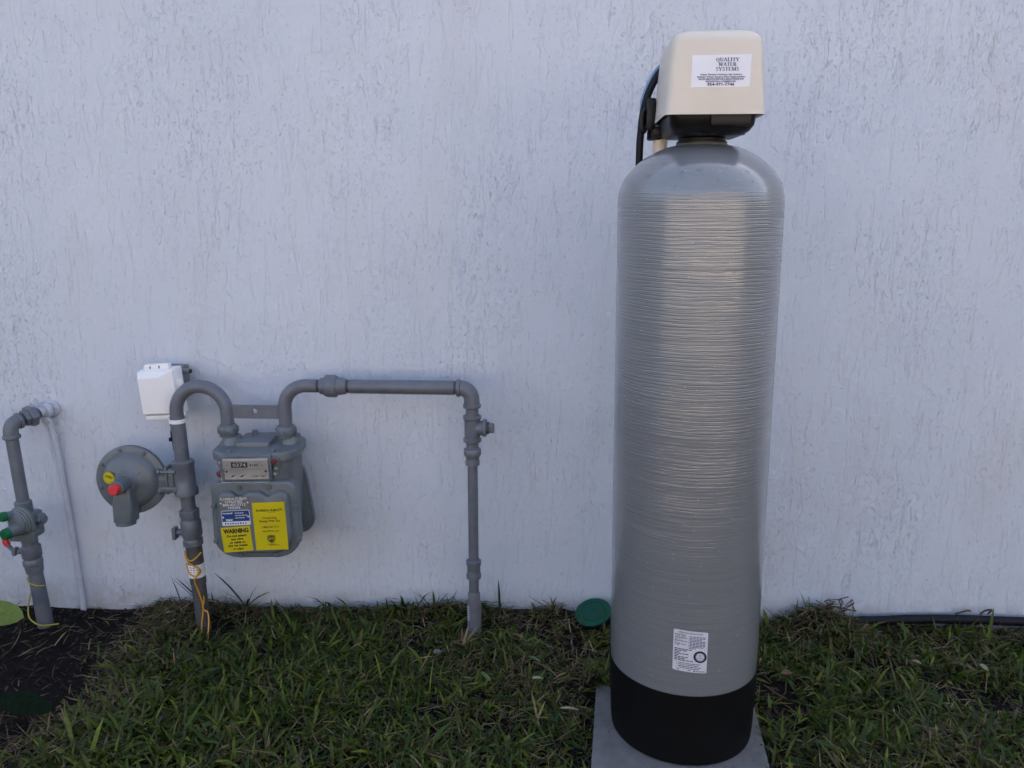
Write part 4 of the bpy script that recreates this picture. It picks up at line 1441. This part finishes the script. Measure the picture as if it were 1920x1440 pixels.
lr = thing('line_regulator', 'small cast regulator with green caps and a ribbed round face, leftmost', 'regulator', (-1.56, LY, .26))
b = MB()
b.box((-1.592, LY - .028, .268), (-1.525, LY + .028, .345), .008, 3)
b.cyl((-1.563, LY, .338), (-1.564, LY, .378), .024, .0235, 24, 0, .003)
b.cyl((-1.560, LY, .250), (-1.561, LY, .275), .0225, None, 24)
b.box((-1.600, LY - .032, .262), (-1.520, LY - .020, .300), .003, 2)
b.build('cast_body', 'meter_paint', lr)
b = MB()
lax = Vector((-.28, -1, -.03)).normalized()
lc = Vector((-1.558, LY - .020, .322))
b.lathe([(.034, -.01), (.046, -.004), (.046, .004), (.041, .006), (.041, .010), (.037, .012), (.037, .016), (.033, .018), (.033, .022), (.024, .026), (.0, .026)], lc, lax, 36)
b.build('ribbed_cover', 'meter_paint', lr)
b = MB()
b.lathe([(.022, .02), (.0185, .032), (.0170, .052), (.0155, .056)], lc + Vector((.004, 0, -.014)), lax, 24)
tw = b.build('spring_tower', 'meter_paint', lr)
b = MB()
b.lathe([(.0165, 0), (.0165, .013), (.014, .016), (.0, .0165)], lc + Vector((.004, 0, -.014)) + lax * .053, lax, 20)
b.build('end_cap', 'green_cap', tw)
b = MB()
vax = Vector((-.45, -1, .15)).normalized()
b.cyl(lc + Vector((-.022, .0, .020)), lc + Vector((-.022, .0, .020)) + vax * .03, .013, None, 16, 1)
b.lathe([(.0145, 0), (.0145, .011), (.012, .014), (0, .0145)], lc + Vector((-.022, .0, .020)) + vax * .026, vax, 16)
b.build('vent_cap', ['green_cap', 'meter_paint'], lr)
b = MB()
b.hexn((-1.530, LY, .322), (-1.508, LY, .322), .019)
b.cyl((-1.512, LY, .322), (-1.503, LY, .322), .012, None, 16)
b.cyl((-1.520, LY - .02, .292), (-1.506, LY - .024, .292), .009, None, 12)
b.build('side_plug', 'meter_paint', lr)
# yellow wire on the left pipe
b = MB()
def lw(a, z, r_=.0235):
    return (-1.5467 - .055 * z + r_ * math.cos(R(a)), LY + r_ * math.sin(R(a)), z)
b.tube(smooth_path([lw(-185, .140), lw(-150, .134), lw(-110, .127), lw(-60, .119), lw(-10, .112)], 6), .0020, 8)
b.tube(smooth_path([lw(-175, .086, .025), lw(-165, .070, .030), lw(-150, .045, .036), lw(-120, .020, .040), lw(-75, .002, .042), lw(-35, -.004, .045), lw(-15, -.006, .055)], 6), .0020, 8)
o = b.build('tracer_wire', 'wire_lime', org=(-1.545, LY, 0))
tag(o, 'lime-yellow wire wrapped round the leftmost pipe near the soil', 'wire')
# ground clamp and painted conduit
cl = thing('ground_clamp', 'white painted clamp gripping the leftmost pipe where it enters the wall', 'clamp', (-1.522, -.03, .627))
b = MB()
cc = Vector((-1.520, -.028, .627))
b.lathe([(.0170, 0), (.0225, .0), (.0225, .014), (.0170, .014)], cc - dw * .007, dw, 20)
b.box((cc.x - .036, cc.y - .010, cc.z + .006), (cc.x - .018, cc.y + .010, cc.z + .020), .002, 1)
b.box((cc.x - .010, cc.y - .010, cc.z - .038), (cc.x + .008, cc.y + .010, cc.z - .018), .002, 1)
b.build('clamp_ring', 'wall_white', cl)
b = MB()
b.hexn(cc + Vector((-.030, 0, .018)), cc + Vector((-.030, 0, .030)), .0065)
b.cyl(cc + Vector((-.030, 0, .0295)), cc + Vector((-.030, 0, .036)), .003, None, 8)
b.build('clamp_screw', 'wall_white', cl)
b = MB()
b.hexn(cc + Vector((.006, -.006, -.028)), cc + Vector((.016, -.008, -.028)), .0065)
b.build('clamp_screw', 'wall_white', cl)
cn = thing('painted_conduit', 'thin white painted conduit running down the wall beside the leftmost pipe', 'conduit', (-1.489, -.017, -.05))
b = MB()
b.tube(smooth_path([(-1.5215, -.026, .598), (-1.517, -.020, .575), (-1.511, -.0165, .53), (-1.503, -.0155, .40), (-1.494, -.0155, .2), (-1.488, -.0165, -.06)], 5), .0088, 16)
b.build('conduit_tube', 'wall_white', cn)
for z in (.535, .19):
    b = MB()
    xx = -1.4885 - .0235 * z / .53
    b.lathe([(.0092, 0), (.0108, .001), (.0108, .016), (.0092, .017)], (xx - .0, -.0157, z), (-.045, 0, 1), 18)
    b.build('conduit_coupling', 'wall_white', cn)

# ------------------------------------------------------------------ green lid, black hose
lid_o = thing('access_lid', 'round green plastic lid tilted on the ground by the tank', 'lid', (.107, -.075, .0))
lax2 = Vector((-.24, -.30, 1)).normalized()
lcc = Vector((.1065, -.066, .048))
b = MB()
b.lathe([(.046, -.055), (.050, -.006), (.053, -.005)], lcc, lax2, 40)
b.build('lid_skirt', 'black_plastic', lid_o)
b = MB()
b.lathe([(.0520, -.006), (.0545, -.004), (.0545, .001), (.0525, .0028), (.0375, .0028), (.0368, .0012), (.0355, .0012), (.0348, .0028), (.0085, .0028), (.008, .0012), (.0, .0012)], lcc, lax2, 56)
b.build('lid_top', 'lid_green', lid_o)
b = MB()
b.tube(smooth_path([(.60, -.05, -.03), (.72, -.045, .010), (.83, -.038, .025), (.94, -.032, .029), (1.04, -.028, .035), (1.16, -.026, .038), (1.30, -.026, .037), (1.45, -.027, .034), (1.7, -.03, .018), (2.2, -.04, .01)], 6), .0135, 14)
o = b.build('garden_hose', 'rubber', org=(1.1, -.03, 0))
tag(o, 'black hose lying along the foot of the wall at right', 'hose')

# ------------------------------------------------------------------ turf
PAV = Matrix.Rotation(-pav_a, 2)
def blocked(x, y):
    dx, dy = x - pav_c[0], y - pav_c[1]
    ca, sa = math.cos(-pav_a), math.sin(-pav_a)
    u, v = dx * ca - dy * sa, dx * sa + dy * ca
    m = (np.abs(u) < .193) & (v > -.205) & (v < .150)
    m |= (x - .107) ** 2 + (y + .07) ** 2 < .052 ** 2
    for qx, qy, r_ in ((-1.037, GY, .026), (-.237, GY, .024), (-1.545, LY, .026)):
        m |= (x - qx) ** 2 + (y - qy) ** 2 < r_ ** 2
    return m
def bare(x, y):
    """0 = full turf, 1 = bare soil"""
    bed = 1 / (1 + np.exp((x - soil_edge(y) + .16 * (value_noise(x * 9, y * 9, 40) - .5) + .06 * (value_noise(x * 26, y * 26, 41) - .5)) * 40))
    s = np.exp(-((x - .86) / .11) ** 2 - ((y + .24) / .06) ** 2) * 1.1 + 1.15 * np.exp(-((x - 1.10) / .14) ** 2 - ((y + .38) / .08) ** 2)
    s += np.exp(-((x + .96) / .06) ** 2 - ((y + .13) / .06) ** 2) * .9
    s += np.exp(-((x - .56) / .05) ** 2 - ((y + .42) / .22) ** 2) * .8
    s += np.exp(-((x - .07) / .035) ** 2 - ((y + .32) / .2) ** 2) * .7
    s += .55 * np.clip((value_noise(x * 7 + 50, y * 9 + 3, 33) - .62) * 5, 0, 1)
    return np.clip(np.maximum(bed, s), 0, 1)
def dryness(x, y):
    d = .16 + .45 * np.clip((value_noise(x * 4.5 + 11, y * 6 + 5, 51) - .45) * 3, 0, 1)
    d += .5 * np.exp(-(y / .09) ** 2) + .55 * np.exp(-((x - soil_edge(y)) / .13) ** 2) * (y > -.75)
    d += .5 * np.exp(-((x - .75) / .2) ** 2 - ((y + .1) / .12) ** 2) + .35 * np.exp(-((x + .03) / .2) ** 2 - ((y + .16) / .12) ** 2)
    return np.clip(d, 0, .93)

def make_blades(P, heading, length, width, elev, curl, tint, segs=3, fold=.25):
    """flat arching blades; all arguments are arrays over blades"""
    n = len(P)
    k = segs + 1
    verts = np.zeros((n, k, 2, 3))
    ang = elev.copy()
    pos = P.copy()
    side = np.stack([-np.sin(heading), np.cos(heading), np.zeros(n)], -1)
    roll = rng.normal(0, .35, n)
    side[:, 2] = np.sin(roll)
    prof = [.75, 1.0, .82, .12] if segs == 3 else ([.8, 1., .95, .7, .1] if segs == 4 else [.9, 1., .2])
    for i in range(k):
        wv = (width * prof[i] / 2)[:, None] * side
        verts[:, i, 0] = pos - wv
        verts[:, i, 1] = pos + wv
        st_ = (length / segs)[:, None]
        pos = pos + st_ * np.stack([np.cos(heading) * np.cos(ang), np.sin(heading) * np.cos(ang), np.sin(ang)], -1)
        ang = ang - curl / segs
    base = (np.arange(n) * k * 2)[:, None, None]
    q = np.array([[2 * i, 2 * i + 2, 2 * i + 3, 2 * i + 1] for i in range(segs)])[None]
    faces = (base + q).reshape(-1, 4)
    return verts.reshape(-1, 3), faces, np.repeat(tint, k * 2, axis=0)

def scatter(n, x0, x1, y0, y1):
    return rng.uniform(x0, x1, n), rng.uniform(y0, y1, n)

GREENS = np.array([(.036, .062, .006), (.052, .084, .008), (.020, .038, .007), (.084, .110, .009), (.060, .082, .010), (.032, .056, .010), (.120, .138, .016), (.074, .070, .014), (.042, .074, .007)])
BROWNS = np.array([(.090, .060, .032), (.15, .108, .060), (.064, .042, .025), (.24, .180, .105), (.13, .10, .046), (.048, .033, .022)])
# tufts: runners with blades fanning from each node
NT_ = 29000
tx, ty = scatter(NT_, -2.4, 2.2, -1.45, -.004)
keep = (rng.random(NT_) > bare(tx, ty) * 1.02) & ~blocked(tx, ty)
tx, ty = tx[keep], ty[keep]
per = 6
n = len(tx) * per
bx = np.repeat(tx, per) + rng.normal(0, .006, n)
by = np.minimum(np.repeat(ty, per) + rng.normal(0, .006, n), -.003)
lean = np.repeat(rng.uniform(0, 6.283, len(tx)), per)
hd = lean + rng.normal(0, 1.3, n)
dry = dryness(bx, by)
size = np.repeat(rng.uniform(.7, 1.25, len(tx)), per) * (.75 + .5 * value_noise(bx * 3, by * 3, 60))
ln = np.clip(rng.gamma(4.2, .0086, n) * size, .012, .095)
wd_ = rng.uniform(.0032, .0092, n) * np.clip(size, .8, 1.2)
ev = np.clip(rng.normal(.46, .40, n), -.05, 1.4)
cu_ = rng.normal(.75, .5, n)
isdry = rng.random(n) < .09 + dry * .66
tint = np.where(isdry[:, None], BROWNS[rng.integers(0, len(BROWNS), n)], GREENS[rng.integers(0, len(GREENS), n)])
tint = tint * rng.uniform(.75, 1.25, (n, 1)) * (1 + .25 * (np.repeat(rng.random(len(tx)), per)[:, None] - .5))
ln = ln * (1 + .45 * np.exp(-(by / .05) ** 2) * (value_noise(bx * 9, by * 0 + 3., 71) > .55))
ln = np.where(isdry, ln * .8, ln)
ev = np.where(isdry, ev * .55, ev)
wd_ = np.where(isdry, wd_ * .62, wd_)
near_wall = np.clip(1 + by / .03, 0, 1)                   # at the wall blades turn along it or outward
hd = np.where((np.sin(hd) > 0) & (by > -.05), -hd, hd)
ln = ln * (1 - .45 * np.clip(bare(bx, by) * 1.5 - .3, 0, 1))
P = np.stack([bx, by, ground_z(bx, by) - .004 + rng.uniform(0, .012, n)], -1)
v1, f1, t1 = make_blades(P, hd, ln, wd_, ev, cu_, tint, 3)
# tips must stay in front of the wall and clear of the tank and paver
v1[:, 1] = np.minimum(v1[:, 1], -.0035)
def off_tank(v):
    dx, dy = v[:, 0] - TX, v[:, 1] - TY
    r_ = np.hypot(dx, dy)
    m = r_ < .172
    s_ = np.where(m, .172 / np.maximum(r_, 1e-4), 1)
    v[:, 0] = TX + dx * s_
    v[:, 1] = TY + dy * s_
    return v
v1 = off_tank(v1)
gr = np_mesh('grass', v1, f1, ['blade'], t1)
tag(gr, 'dark green coarse lawn grass in front of the wall', 'grass', kind='stuff')

# thatch: thin dry strands lying about
n = 56000
bx, by = scatter(n, -2.4, 2.2, -1.45, -.004)
kp = (rng.random(n) < (.18 + dryness(bx, by) * .95) * np.where(bx < soil_edge(by) - .05, .10, 1)) & ~blocked(bx, by)
bx, by = bx[kp], by[kp]
n = len(bx)
hd = rng.uniform(0, 6.283, n)
hd = np.where((np.sin(hd) > 0) & (by > -.05), -hd, hd)
ln = rng.uniform(.02, .07, n)
P = np.stack([bx, by, ground_z(bx, by) + rng.uniform(0, .024, n)], -1)
tint = BROWNS[rng.integers(0, len(BROWNS), n)] * rng.uniform(.6, 1.25, (n, 1))
v2, f2, t2 = make_blades(P, hd, ln, rng.uniform(.0012, .0030, n), rng.normal(.12, .22, n), rng.normal(.2, .7, n), tint, 3)
v2[:, 1] = np.minimum(v2[:, 1], -.0035)
v2 = off_tank(v2)
th = np_mesh('dry_thatch', v2, f2, ['thatch'], t2)
tag(th, 'brown dry strands lying between the grass blades', 'thatch', kind='stuff')

# mulch crumbs in the bed and the bare scrapes
n = 15000
bx, by = scatter(n, -2.4, 1.6, -1.3, -.006)
kp = (rng.random(n) < np.clip(bare(bx, by) - .25, 0, 1)) & ~blocked(bx, by)
bx, by = bx[kp], by[kp]
n = len(bx)
hd = rng.uniform(0, 6.283, n)
P = np.stack([bx, by, ground_z(bx, by) + rng.uniform(-.002, .006, n)], -1)
tint = np.array([(.020, .013, .010), (.035, .022, .016), (.012, .009, .008), (.055, .036, .025)])[rng.integers(0, 4, n)]
v3, f3, t3 = make_blades(P, hd, rng.uniform(.006, .03, n), rng.uniform(.003, .010, n), rng.normal(.1, .35, n), rng.normal(.3, .5, n), tint, 2)
v3[:, 1] = np.minimum(v3[:, 1], -.0035)
mu_ = np_mesh('mulch', v3, f3, ['thatch'], t3)
tag(mu_, 'dark mulch crumbs on the bare soil', 'mulch', kind='stuff')

# taller weeds and sprigs that stand out against the wall
def sprig(name, label, cat, base, blades, mname='blade', group=None):
    P = np.array([base] * len(blades), float)
    P[:, :2] += rng.normal(0, .004, (len(blades), 2))
    h = np.array([R(q[0]) for q in blades])
    v, f, t_ = make_blades(P, h, np.array([q[1] for q in blades]), np.array([q[2] for q in blades]), np.array([R(q[3]) for q in blades]), np.array([q[4] for q in blades]), np.array([q[5] for q in blades]), 4)
    v[:, 1] = np.minimum(v[:, 1], -.004)
    v -= np.array(base)
    o = np_mesh(name, v, f, [mname], t_)
    o.location = base
    return tag(o, label, cat, group)
G1, G2, G3 = (.030, .055, .018), (.060, .085, .022), (.022, .040, .016)
S1, S2, S3 = (.20, .13, .07), (.26, .19, .10), (.13, .075, .042)
sprig('grass_sprig', 'tall single grass blade right of the slim pipe against the wall', 'weed', (-.178, -.03, .02), [(-100, .115, .0075, 84, .1, G3), (-30, .07, .005, 55, .4, G3), (-150, .05, .004, 50, .4, G3)])
sprig('grass_sprig', 'tuft of upright green blades left of the slim pipe', 'weed', (-.37, -.035, .02), [(-90, .09, .009, 75, .2, G2), (-20, .085, .008, 60, .3, G2), (-170, .08, .008, 62, .3, G1), (-140, .06, .006, 50, .3, G2), (-50, .07, .007, 70, .2, G1)])
sprig('grass_sprig', 'long dark blades of grass behind the riser under the meter', 'weed', (-.955, -.03, .01), [(-20, .12, .006, 68, .5, G3), (-165, .15, .007, 62, .3, G3), (-60, .09, .007, 55, .7, G1), (-140, .10, .008, 70, .6, G1), (10, .09, .006, 45, .6, G1)])
sprig('grass_sprig', 'few dark stiff blades left of the riser against the wall', 'weed', (-1.10, -.03, .02), [(-170, .115, .006, 52, .1, G3), (-150, .10, .006, 66, .1, G3), (170, .13, .005, 40, .1, G3)])
sprig('dry_sprig', 'straw-coloured dried tuft by the foot of the slim pipe', 'dry tuft', (-.262, -.225, .02), [(20, .055, .009, 50, .3, S1), (45, .065, .008, 45, .2, S2), (-10, .05, .008, 40, .4, S1), (70, .055, .007, 55, .2, S2), (-150, .035, .012, 30, .4, S1), (-70, .03, .012, 20, .3, S3), (100, .045, .006, 60, .2, S3)])
sprig('dry_sprig', 'pale yellowing tuft leaning on the wall left of the green lid', 'dry tuft', (-.015, -.035, .035), [(-170, .075, .007, 40, .5, (.20, .17, .07)), (170, .085, .006, 32, .2, (.10, .10, .04)), (-150, .06, .008, 60, .7, (.26, .21, .10)), (-20, .05, .008, 60, .7, S2), (-90, .05, .008, 55, .8, (.22, .20, .08)), (-50, .05, .007, 75, .4, S1), (-120, .06, .007, 75, .3, (.16, .15, .05))])
sprig('dry_sprig', 'pale yellow tuft on the lawn left of the paver', 'dry tuft', (-.045, -.545, .02), [(60, .05, .008, 55, .6, (.22, .19, .08)), (-80, .05, .006, 30, .5, (.20, .17, .08)), (170, .055, .008, 35, .4, (.09, .12, .03)), (-40, .045, .007, 40, .5, S2), (110, .06, .006, 50, .2, S2), (-150, .07, .007, 20, .3, (.07, .10, .03))])
sprig('dry_sprig', 'curled brown and green sod piled against the wall right of the tank', 'dry tuft', (.78, -.04, .055), [(-175, .07, .012, 40, 1.0, G2), (-10, .06, .010, 45, 1.2, (.12, .07, .035)), (-60, .05, .010, 50, 1.0, G2), (-120, .06, .012, 45, 1.1, (.08, .09, .025)), (20, .05, .008, 60, 1.0, S3), (-95, .045, .010, 30, .8, S3), (150, .06, .006, 35, .8, G3), (-30, .06, .006, 30, .4, S3)])
sprig('dry_sprig', 'brown dried grass bunch against the wall left of the slim pipe', 'dry tuft', (-.315, -.04, .035), [(-160, .055, .006, 35, .8, S1), (-20, .05, .006, 40, .9, S3), (-90, .05, .006, 45, 1.0, S1), (-130, .06, .005, 25, .5, S3), (-50, .055, .005, 55, .9, (.17, .12, .06)), (170, .05, .005, 50, .8, S3)])
sprig('dry_sprig', 'ginger dry grass lying along the wall midway between meter and slim pipe', 'dry tuft', (-.45, -.035, .015), [(-170, .07, .005, 18, .4, (.19, .10, .045)), (10, .06, .005, 14, .3, (.19, .10, .045)), (-150, .05, .005, 25, .5, S3), (-30, .05, .006, 30, .6, S1), (175, .05, .004, 35, .5, S1)])
# dark dry roots sticking up on the sod
b = MB()
for k in range(16):
    p0 = Vector((.80 + rng.normal(0, .035), -.035 + rng.normal(0, .01), .055 + rng.uniform(-.01, .01)))
    d1 = Vector((rng.normal(0, .03), rng.normal(-.004, .006), rng.uniform(.02, .05)))
    d2 = d1 + Vector((rng.normal(0, .025), rng.normal(0, .006), rng.uniform(-.02, .012)))
    pth = smooth_path([p0, p0 + d1 * .6, p0 + d1, p0 + d2], 3)
    pth = [Vector((q.x, min(q.y, -.006), q.z)) for q in pth]
    b.tube(pth, .0010 + .0009 * rng.random(), 5)
o = b.build('root_tangle', 'twig', org=(.8, -.035, .055))
tag(o, 'tangle of dark dry roots on the heaped sod against the wall', 'roots')
for loc, pts in (((1.165, -.02, .052), [(0, 0, 0), (.03, -.002, .012), (.045, 0, .01)]), ((1.235, -.02, .052), [(0, 0, 0), (.012, 0, .012), (.03, -.003, .018), (.022, 0, .002)])):
    b = MB()
    b.tube([Vector(loc) + Vector(q) for q in smooth_path(pts, 4)], [.003] * (4 * (len(pts) - 1)) + [.0012], 6)
    o = b.build('twig', 'twig', org=loc)
    tag(o, 'short dark twig lying on the black hose by the wall, ' + ('left one of two' if loc[0] < 1.2 else 'right one of two'), 'twig')

# fallen bits of leaf on the lawn
def leaf_mesh(name, L, Wd, fold, bend, mname, loc, yaw, pitch, roll, label, cat='leaf', parent=None, thick=.0006, n=10):
    b = MB()
    m_ = Matrix.Translation(loc) @ Matrix.Rotation(yaw, 4, 'Z') @ Matrix.Rotation(-pitch, 4, 'Y') @ Matrix.Rotation(roll, 4, 'X')
    top, bot = [], []
    for i in range(n + 1):
        u = i / n
        wv = Wd / 2 * (math.sin(math.pi * u ** .9) ** .55 if 0 < u < 1 else .02)
        zc = -bend * L * u * u
        for s_ in (-1, -.5, 0, .5, 1):
            p = Vector((u * L, s_ * wv, zc + abs(s_) * fold * wv))
            top.append(m_ @ p)
            bot.append(m_ @ (p - Vector((0, 0, thick))))
    fs = []
    for i in range(n):
        for j in range(4):
            a = i * 5 + j
            fs.append((a, a + 1, a + 6, a + 5))
    o_ = len(top)
    fb = [tuple(q + o_ for q in reversed(f)) for f in fs]
    rim = [j for j in range(5)] + [i * 5 + 4 for i in range(1, n + 1)] + [n * 5 + j for j in range(3, -1, -1)] + [i * 5 for i in range(n - 1, 0, -1)]
    fr_ = [(rim[k], rim[(k + 1) % len(rim)], rim[(k + 1) % len(rim)] + o_, rim[k] + o_) for k in range(len(rim))]
    b.add(top + bot, fs + fb + fr_)
    if parent is not None:                               # a midrib and side veins stand a little proud
        b.tube([m_ @ Vector((u * L, 0, -bend * L * u * u + .0004)) for u in (0, .25, .5, .75, .97)], [.0022, .0018, .0014, .0010, .0005], 6)
        for k in range(1, 6):
            for s_ in (-1, 1):
                u0, u1 = .14 * k, min(.95, .14 * k + .13)
                wv = Wd / 2 * (math.sin(math.pi * u1 ** .9) ** .55) * .82
                b.tube([m_ @ Vector((u0 * L, 0, -bend * L * u0 * u0 + .0004)), m_ @ Vector((u1 * L, s_ * wv, -bend * L * u1 * u1 + fold * wv + .0003))], [.0009, .0004], 5)
    if parent is None:
        o = b.build(name, mname, org=loc)
        return tag(o, label, cat)
    return b.build(name, mname, parent)
M['pale_blade'] = mat('pale_torn_blade', (.24, .24, .16), .6, 0, .15, 60)
M['blade_green'] = mat('cut_green_blade', (.075, .11, .03), .5, 0, .25, 90)
M['rust_leaf'] = mat('rust_dry_leaf', (.11, .055, .028), .8, 0, .3, 70)
M['grey_leaf'] = mat('grey_dead_leaf', (.12, .11, .12), .7, 0, .3, 70)
for loc, L, W_, yaw, mn, lab in (
        ((-.062, -.402, .038), .030, .009, 5, 'pale_blade', 'pale torn blade lying on the lawn left of the tank base'),
        ((-.195, -.385, .040), .045, .011, -55, 'blade_green', 'broad cut green blade lying in the middle of the lawn'),
        ((-.075, -.30, .038), .040, .008, -35, 'blade_green', 'bright green blade on the lawn below the dry tuft'),
        ((-.335, -.285, .030), .022, .016, 20, 'grey_leaf', 'small grey dead leaf left of the straw tuft'),
        ((.01, -.52, .035), .045, .007, 0, 'pale_blade', 'long pale stalk lying near the paver edge'),
        ((.90, -.19, .02), .020, .011, -50, 'rust_leaf', 'rusty curled leaf on bare soil right of the sod heap'),
        ((.96, -.23, .02), .022, .010, -30, 'dry_leaf', 'tan curled leaf on the bare soil, right of the rusty one'),
        ((.585, -.33, .03), .032, .017, 10, 'rust_leaf', 'rust-brown crumpled leaf in the grass right of the tank'),
        ((1.12, -.26, .035), .030, .012, -80, 'pale_blade', 'pale blade end at the right of the bare patch')):
    leaf_mesh('fallen_leaf', L, W_, .5, .25, mn, loc, R(yaw), R(8), R(15), lab)

# garden plants at the left edge, mostly outside the picture
def plant(label, base, leaves, lmat):
    t_ = thing('leafy_plant', label, 'plant', base)
    b = MB()
    bs = Vector(base)
    for (tip, yaw, pitch, roll, L, W_) in leaves:
        mid = bs.lerp(Vector(tip), .55) + Vector((0, 0, .04))
        b.tube(smooth_path([bs + Vector((0, 0, -.02)), mid, Vector(tip)], 5), .0025, 6)
    b.build('stem', 'deep_leaf', t_)
    for (tip, yaw, pitch, roll, L, W_) in leaves:
        leaf_mesh('leaf', L, W_, .12, .15, lmat, tip, R(yaw), R(pitch), R(roll), None, parent=t_)
    return t_
plant('lime-green plant at the left edge with one round leaf over the dark soil', (-1.74, -.26, -.02),
      [((-1.605, -.30, .118), 0, -2, 36, .122, .074), ((-1.72, -.22, .16), 120, 20, 0, .11, .075), ((-1.78, -.30, .14), 200, 15, 10, .12, .08), ((-1.74, -.36, .12), 260, 10, 0, .11, .075)], 'lime_leaf')
plant('dark green plant at the lower left edge with pointed leaves', (-1.48, -.66, -.02),
      [((-1.345, -.60, .058), -2, -4, 22, .135, .060), ((-1.42, -.70, .03), -15, 12, -10, .12, .05), ((-1.50, -.58, .10), 110, 20, 0, .13, .05), ((-1.56, -.70, .10), 200, 15, 0, .13, .05)], 'deep_leaf')
